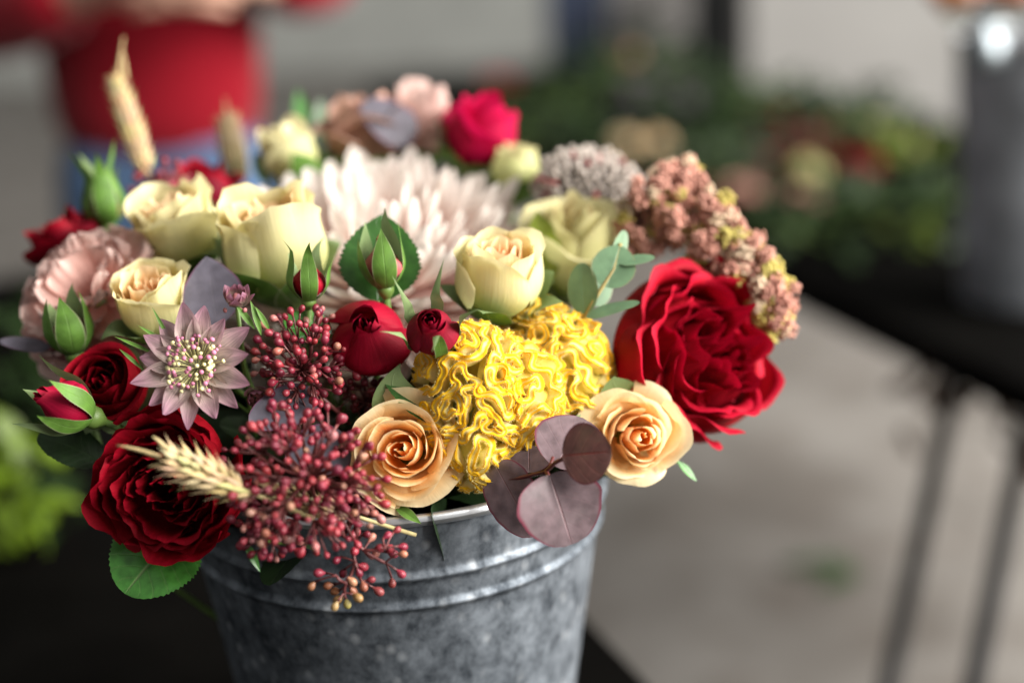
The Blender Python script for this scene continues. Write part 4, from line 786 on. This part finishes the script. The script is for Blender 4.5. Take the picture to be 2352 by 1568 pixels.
skin('jeans', M_jean, JJ, [('tp', 'pl'), ('pl', 'hl'), ('hl', 'kl'), ('kl', 'al'), ('pl', 'hr'), ('hr', 'kr'), ('kr', 'ar')], person)
skin('hair', M_hair, {'a': ((0, .02, 1.70), .07), 'b': ((0, .05, 1.62), .09), 'c': ((0, .06, 1.50), .07), 'd': ((0, .06, 1.40), .05)}, [('a', 'b'), ('b', 'c'), ('c', 'd')], person)
for sx in (-1, 1):
    obj('eye', mesh('eye', V4*.013+np.array([sx*.032, -.105, 1.61]), [tuple(q) for q in F4]), plain('eye_white', (.5, .45, .42), .3), person)
    b = MB(); b.add(V4*np.array([.045, .12, .035])+np.array([sx*.105, -.07, .036]), [tuple(q) for q in F4]); obj('shoe', b.mesh('shoe'), M_blackm, person)
b = MB(); b.add(V4*np.array([.014, .02, .022])+np.array([0, -.112, 1.585]), [tuple(q) for q in F4]); obj('nose', b.mesh('nose'), M_skin, person)
b = MB(); b.add(V4*np.array([.026, .01, .008])+np.array([0, -.10, 1.545]), [tuple(q) for q in F4]); obj('mouth', b.mesh('mouth'), plain('lips', (.4, .12, .10), .4), person)

# ------------------------------------------------------------------ LOOSE FLOWERS AND LEAVES ON THE FAR TABLE (all far out of focus)
def on2(x, y, z=TB2+.02): return G(x, y, z)
def tflower(label, x, y, R, cin, cout, mt, ax=(.1, .8, .4), n=9, seed=1, h=.03, group=None, name='loose_rose'):
    p = on2(x, y, TB2+h); rose(name, label, 'rose', 0, 0, 1, ax, R, R*1.5, n, mt, cin, cout, lip=(.1, .9), seed=seed, wav=.08, flare_last=2, flare=1.1, sep=3, detail=.6, stem=False, world=p, seplen=.7)
tflower('dim red rose lying near the far left end of the flower table', 1150, 195, .040, (.25, .005, .01), (.30, .01, .015), M_red, seed=201)
tflower('dull orange flower near the far end of the flower table', 1440, 125, .045, (.30, .09, .02), (.28, .09, .02), M_dusk, seed=202, name='loose_flower')
tflower('left of two peach roses lying on the dark flower table', 1445, 330, .030, (.45, .26, .18), (.46, .30, .22), M_peach, seed=203)
tflower('right of two peach roses lying on the dark flower table', 1515, 330, .030, (.62, .36, .22), (.62, .40, .24), M_peach, seed=204)
tflower('big dark burgundy rose lying in the middle of the flower table', 1780, 280, .050, (.07, .001, .004), (.10, .002, .006), M_dark, seed=205)
tflower('dull red rose just left of the pale lime flower on the flower table', 1762, 355, .030, (.28, .02, .03), (.32, .04, .04), M_red, seed=206)
tflower('round pale lime flower lying on the flower table', 1858, 395, .036, (.50, .50, .20), (.46, .50, .20), M_pale, seed=207, name='loose_flower')
tflower('muted dusty pink flower near the front edge of the flower table', 1712, 440, .030, (.30, .06, .08), (.30, .10, .09), M_dusk, seed=208, name='loose_flower')
tflower('brownish rose right of the dusty pink flower on the flower table', 1850, 462, .034, (.26, .08, .06), (.28, .12, .09), M_dusk, seed=209)
tflower('second burgundy rose in the shadow before the yellow flowers', 1985, 385, .038, (.12, .001, .012), (.16, .002, .02), M_dark, seed=210)
tflower('left of two yellow flowers heaped before the tall grey bucket', 2035, 300, .034, (.55, .30, .03), (.52, .32, .05), M_cream, seed=211, name='loose_flower')
tflower('right of two yellow flowers heaped before the tall grey bucket', 2085, 335, .034, (.50, .36, .05), (.48, .36, .07), M_cream, seed=212, name='loose_flower')
tflower('orange brown flower between the burgundy roses and the yellow flowers', 1925, 300, .034, (.30, .14, .05), (.28, .15, .05), M_dusk, seed=213, name='loose_flower')
M_tl = leaf_mat('cut_leaf', (.014, .030, .009), (.03, .05, .02), rough=.6, spec=.2, mott=.5)
M_tl2 = leaf_mat('lime_cut_leaf', (.09, .13, .018), (.12, .16, .03), rough=.6, spec=.2)
M_tl3 = leaf_mat('grey_cut_leaf', (.05, .068, .045), (.07, .09, .05), rough=.6, spec=.2)
M_tlr = leaf_mat('red_cut_leaf', (.09, .010, .012), (.12, .02, .02), rough=.6, spec=.2)
M_tlp = leaf_mat('mauve_cut_leaf', (.08, .062, .085), (.09, .07, .09), rough=.6, spec=.2)
rg = hsh(300)
def sprig(label, x, y, mt, n, size, seed, spread=.10, hgt=.10, cat='foliage', name='cut_foliage', z=TB2):
    p = G(x, y, z+hgt*.5); p[2] = z+.004; root = thing(name, label, cat, Matrix.Translation(Vector(p))); r_ = hsh(seed); st = MB()
    ms = [leaf_mesh(size, size*.5, 'drop', fold=.15, bend=.5, seed=seed+i, nu=4, nv=8) for i in range(2)]
    for q in ms: q.materials.append(mt)
    for i in range(n):
        th = r_.uniform(0, 6.28); rr = spread*r_.random()**.5; q = np.array([rr*math.cos(th), rr*math.sin(th), .008+hgt*r_.random()*(1-rr/spread*.6)])
        dv = unit(np.array([math.cos(th), math.sin(th), .3])+r_.normal(size=3)*.5); obj('leaf', ms[i % 2], None, root, frameY(q, dv, unit(np.array([0, 0, 1])+r_.normal(size=3)*.5)))
        if i % 3 == 0: st.tube([(0, 0, .006), q*np.array([.5, .5, .7]), q], .0015, 4)
    obj('stem', st.mesh('stem'), M_stem, root); return root
for i, (x, y, lab, mt, n, sz, spd, hg) in enumerate((
    (1330, 205, 'dark foliage heap at the far left end of the flower table', M_tl, 80, .07, .26, .12),
    (1430, 135, 'dark foliage heap furthest back on the flower table', M_tl, 70, .07, .26, .13),
    (1523, 215, 'mauve grey foliage bunch standing behind the peach roses', M_tlp, 46, .06, .12, .16),
    (1640, 250, 'deep green foliage left of the burgundy rose', M_tl, 70, .06, .20, .10),
    (1625, 365, 'grey green leaves beside the peach roses on the table', M_tl3, 34, .06, .11, .07),
    (1800, 265, 'deep green foliage behind the burgundy rose', M_tl, 70, .06, .18, .09),
    (1940, 300, 'olive foliage under the yellow flowers', M_tl, 50, .06, .13, .11),
    (2110, 330, 'lime tinted leaves right of the yellow flowers', M_tl2, 22, .05, .07, .10),
    (2067, 548, 'lime leaves lying alone near the table front', M_tl2, 9, .04, .035, .02),
    (2235, 548, 'green leaves at the foot of the tall grey bucket', M_tl3, 10, .04, .035, .03),
    (1900, 470, 'dark leaf litter in front of the lime flower', M_tl, 40, .05, .12, .04),
    (1700, 345, 'low dark green clippings around the dull red rose', M_tl, 44, .05, .12, .05),
    (1960, 240, 'deep green clippings behind the orange brown flower', M_tl, 50, .06, .14, .10),
    (2010, 450, 'dark leaves lying before the second burgundy rose', M_tl, 34, .05, .11, .03),
    (1590, 460, 'dark red leaves left of the dusty pink flower', M_tlr, 26, .05, .10, .03),
    (1880, 350, 'dark red leaves between the lime flower and the burgundy rose', M_tlr, 30, .05, .09, .06),
    (1700, 190, 'deep green foliage before the slate grey tub', M_tl, 60, .06, .22, .10),
    (2130, 430, 'olive leaves scattered at the foot of the yellow flowers', M_tl, 26, .05, .09, .03),
    (1850, 540, 'sparse dark leaf scraps near the front left edge of the flower table', M_tl, 40, .05, .17, .015),
    (2080, 470, 'sparse dark leaf scraps before the tall grey bucket', M_tl, 34, .05, .14, .02),
    (1560, 420, 'sparse dark leaf scraps beside the peach roses', M_tl, 40, .05, .17, .02),
    (1240, 300, 'dark low leaves along the table edge behind the magenta rose', M_tl, 40, .06, .18, .06))):
    sprig(lab, x, y, mt, n, sz, 400+i, spd, hg)
# brown dried leaves hanging under the table edge
for i, (x, y, lab) in enumerate(((2125, 905, 'left clump of dried brown leaves under the flower table'), (2335, 985, 'right clump of dried brown leaves under the flower table'))):
    p = P(x+45, y-15, 1.75); root = thing('dried_foliage', lab, 'foliage', Matrix.Translation(Vector(p))); r_ = hsh(500+i); mt = leaf_mat('dried_leaf', (.10, .05, .025), (.12, .07, .03), rough=.7) if i == 0 else mt
    ml = leaf_mesh(.045, .022, 'drop', fold=.2, bend=.6, seed=i, nu=4, nv=8); ml.materials.append(mt)
    for k in range(16): obj('leaf', ml, None, root, frameY(r_.normal(size=3)*.022, r_.normal(size=3), r_.normal(size=3)))
    b = MB(); top = np.array([0, 0, TB2-.04-p[2]]); b.tube([(0, 0, -.02), top*.5+np.array([.01, 0, 0]), top], .002, 5); obj('stem', b.mesh('stem'), M_redstem, root)
# tall grey bucket on the right end of the table, with orange blooms and a glass
def bucket(label, base, rb, rt, h, mt, rimmt, name='flower_bucket'):
    root = thing(name, label, 'bucket', Matrix.Translation(Vector(base))); b = MB()
    pr = [(.001, .003), (rb, .003)]+[(rb+(rt-rb)*t+.003*math.exp(-((t-.80)/.015)**2)+.003*math.exp(-((t-.2)/.015)**2), h*t) for t in np.linspace(.01, 1, 40)]; pr += [(r-.003, z) for r, z in pr[2:]][::-1]+[(.001, .006)]
    b.lathe(pr, 48); obj('bucket_wall', b.mesh('bucket_wall'), mt, root); b = MB(); b.lathe([(rt+.004*math.cos(a), h+.004*math.sin(a)) for a in np.linspace(0, 2*PI, 9)], 48); obj('rolled_rim', b.mesh('rolled_rim'), rimmt, root); return root
M_zinc2 = plain('dull_zinc', (.30, .32, .35), .6, .4, 12, .5, metal=.5)
pb = G(2330, 715, TB2); bucket('tall dull grey metal bucket at the right edge of the photo on the flower table', (pb[0]+.035, pb[1]+.05, TB2+.002), .085, .105, .34, M_zinc2, M_rim)
# shiny glass beside it, catching the window
pg = P(2258, 105, 1.62); gl = thing('glass_vase', 'small shiny glass vase catching the window light at the top right', 'vase', Matrix.Translation(Vector(pg)))
m_ch = plain('silvered_glass', (.22, .25, .27), .42, .6, 20, .05, metal=1.0)
b = MB(); b.lathe([(.001, -.03), (.020, -.028), (.026, -.012), (.024, .006), (.015, .016), (.013, .028), (.017, .034), (.014, .034), (.001, .0)], 32); obj('vase_body', b.mesh('vase_body'), m_ch, gl)
b = MB(); b.lathe([(.0175, .033), (.019, .035), (.0175, .037), (.016, .035), (.0175, .033)], 32); obj('vase_lip', b.mesh('vase_lip'), m_ch, gl)
tflower2 = lambda lab, x, y, d, R, c, sd: rose('orange_flower', lab, 'flower', x, y, d, (0, .9, .4), R, R*1.4, 9, M_dusk, c, c, lip=(.1, .9), seed=sd, wav=.08, flare_last=2, flare=1.15, sep=0, detail=.6, stem=False)
tflower2('orange bloom cut off by the top right edge of the photo', 2190, -25, 1.64, .034, (.42, .13, .03), 601)
tflower2('darker orange bloom in the top right corner of the photo', 2310, -30, 1.66, .034, (.34, .09, .04), 602)
# pale crates and tubs beyond the table
M_pale2 = plain('pale_plastic', (.21, .207, .20), .7, .2, 4, .1)
M_navy = plain('navy_plastic', (.02, .03, .06), .5, .4, 6, .2)
M_slate = plain('slate_plastic', (.05, .056, .06), .6, .3, 6, .2)
def tub(label, x0, x1, ytop, ybot, d, mt, dep=.3, zb=0.0, name='storage_tub'):
    a, c_ = P(x0, ybot, d), P(x1, ybot, d); t_ = P((x0+x1)/2, ytop, d); wv = c_-a; wv[2] = 0; L = np.linalg.norm(wv); xx = wv/L; yy = np.array([-xx[1], xx[0], 0]); o_ = (a+c_)/2+yy*dep/2
    root = thing(name, label, 'tub', Matrix(((xx[0], yy[0], 0, o_[0]), (xx[1], yy[1], 0, o_[1]), (0, 0, 1, zb), (0, 0, 0, 1)))); H = t_[2]-zb
    b = MB(); th = .012; b.box((0, 0, th/2), (L, dep, th))
    for sx in (-1, 1): b.box((sx*(L/2-th/2), 0, th+(H-th)/2), (th, dep, H-th)); b.box((0, sx*(dep/2-th/2), th+(H-th)/2), (L-2*th, th, H-th))
    obj('tub_wall', b.mesh('tub_wall', False), mt, root)
    b = MB()
    for sx in (-1, 1): b.box((sx*(L/2+.006), 0, H+.008), (.03, dep+.036, .018)); b.box((0, sx*(dep/2+.006), H+.008), (L-.02, .03, .018))
    obj('tub_rim', b.mesh('tub_rim', False), mt, root); return root
tub('large pale grey storage tub standing beyond the flower table', 1720, 2200, -150, 330, 5.2, M_pale2, .5)
tub('dark navy tub beyond the far end of the flower table', 1262, 1400, -120, 100, 6.2, M_navy, .3)
tub('dull white tub between the navy tub and the slate tub', 1415, 1600, -120, 110, 6.3, plain('grey_white_plastic', (.30, .29, .28), .6), .3)
tub('slate grey tub left of the large pale tub', 1610, 1740, -120, 190, 5.8, M_slate, .3)
# leaf on the floor
p = G(1940, 1312, .004); fl = thing('fallen_leaf', 'dark green leaf lying alone on the concrete floor', 'leaf', Matrix.Translation(Vector(p)))
for k, (dx, dy, a) in enumerate(((0, 0, .3), (.02, -.02, 2.0), (-.03, .01, 1.2))): obj('leaf', leaf_mesh(.085, .045, 'drop', fold=.1, bend=.2, seed=k), M_leaf, fl, Matrix.Translation((dx, dy, .004*k+.004)) @ Matrix.Rotation(a, 4, 'Z'))
# lime green plant lying on the black table at the left, out of focus
lm = thing('green_plant', 'out of focus lime and dark green foliage on the black table left of the bucket', 'plant', Matrix.Translation((*G(-60, 1000, TAB)[:2], TAB+.002)))
M_lime = leaf_mat('lime_plant_leaf', (.11, .18, .006), (.14, .20, .02), rough=.45, trans=.35); M_dkp = leaf_mat('dark_plant_leaf', (.012, .028, .006), (.03, .05, .015), rough=.7, spec=.15)
rg = hsh(741)
LMS = [leaf_mesh(.042, .020, 'lance', fold=.2, bend=.8, wav=.05, seed=i, nu=4, nv=8) for i in range(2)]; LMS[0].materials.append(M_lime); LMS[1].materials.append(M_dkp)
for k in range(130):
    lime = k < 46
    if lime: x, y = rg.uniform(-90, 95), (rg.uniform(985, 1080) if k < 20 else rg.uniform(1100, 1240)); x -= abs(y-(1035 if k < 20 else 1170))*.5
    else: x, y = rg.uniform(-120, 190), rg.uniform(680, 1220)
    obj('leaf', LMS[0 if lime else 1], None, lm, lm.matrix_world.inverted() @ frameY(P(x, y, rg.uniform(1.10, 1.17) if lime else rg.uniform(1.16, 1.2)), VW(*rg.normal(size=3)), VW(.1+rg.normal()*.5, .75, .65+rg.normal()*.4)))
pxtube(lm, 'stem', [(-150, 1250, 1.15), (-110, 1060, 1.22), (-60, 760, 1.3)], .003, M_stem)

# ------------------------------------------------------------------ repeats share a group
GR = {'cream_rose': 'cream roses in the arrangement', 'peach_rose': 'peach roses at the front of the arrangement', 'red_rose': 'bright red roses in the arrangement', 'burgundy_rose': 'burgundy roses in the arrangement', 'dusky_rose': 'dusky roses at the back of the arrangement', 'rose_bud': 'rosebuds in the arrangement', 'berry_cluster': 'red berry clusters in the arrangement', 'wheat_ear': 'wheat ears in the arrangement', 'star_flower_bud': 'star flower buds', 'eucalyptus_leaf': 'single plum eucalyptus leaves', 'rose_leaf': 'green leaves in the arrangement', 'loose_rose': 'loose roses on the flower table', 'loose_flower': 'loose flowers on the flower table', 'cut_foliage': 'cut foliage on the flower table', 'dried_foliage': 'dried foliage under the flower table', 'orange_flower': 'orange blooms at the top right', 'storage_tub': 'tubs beyond the flower table'}
for o in list(COL.objects):
    k = o.name.split('.')[0]
    if o.parent is None and k in GR: o['group'] = GR[k]
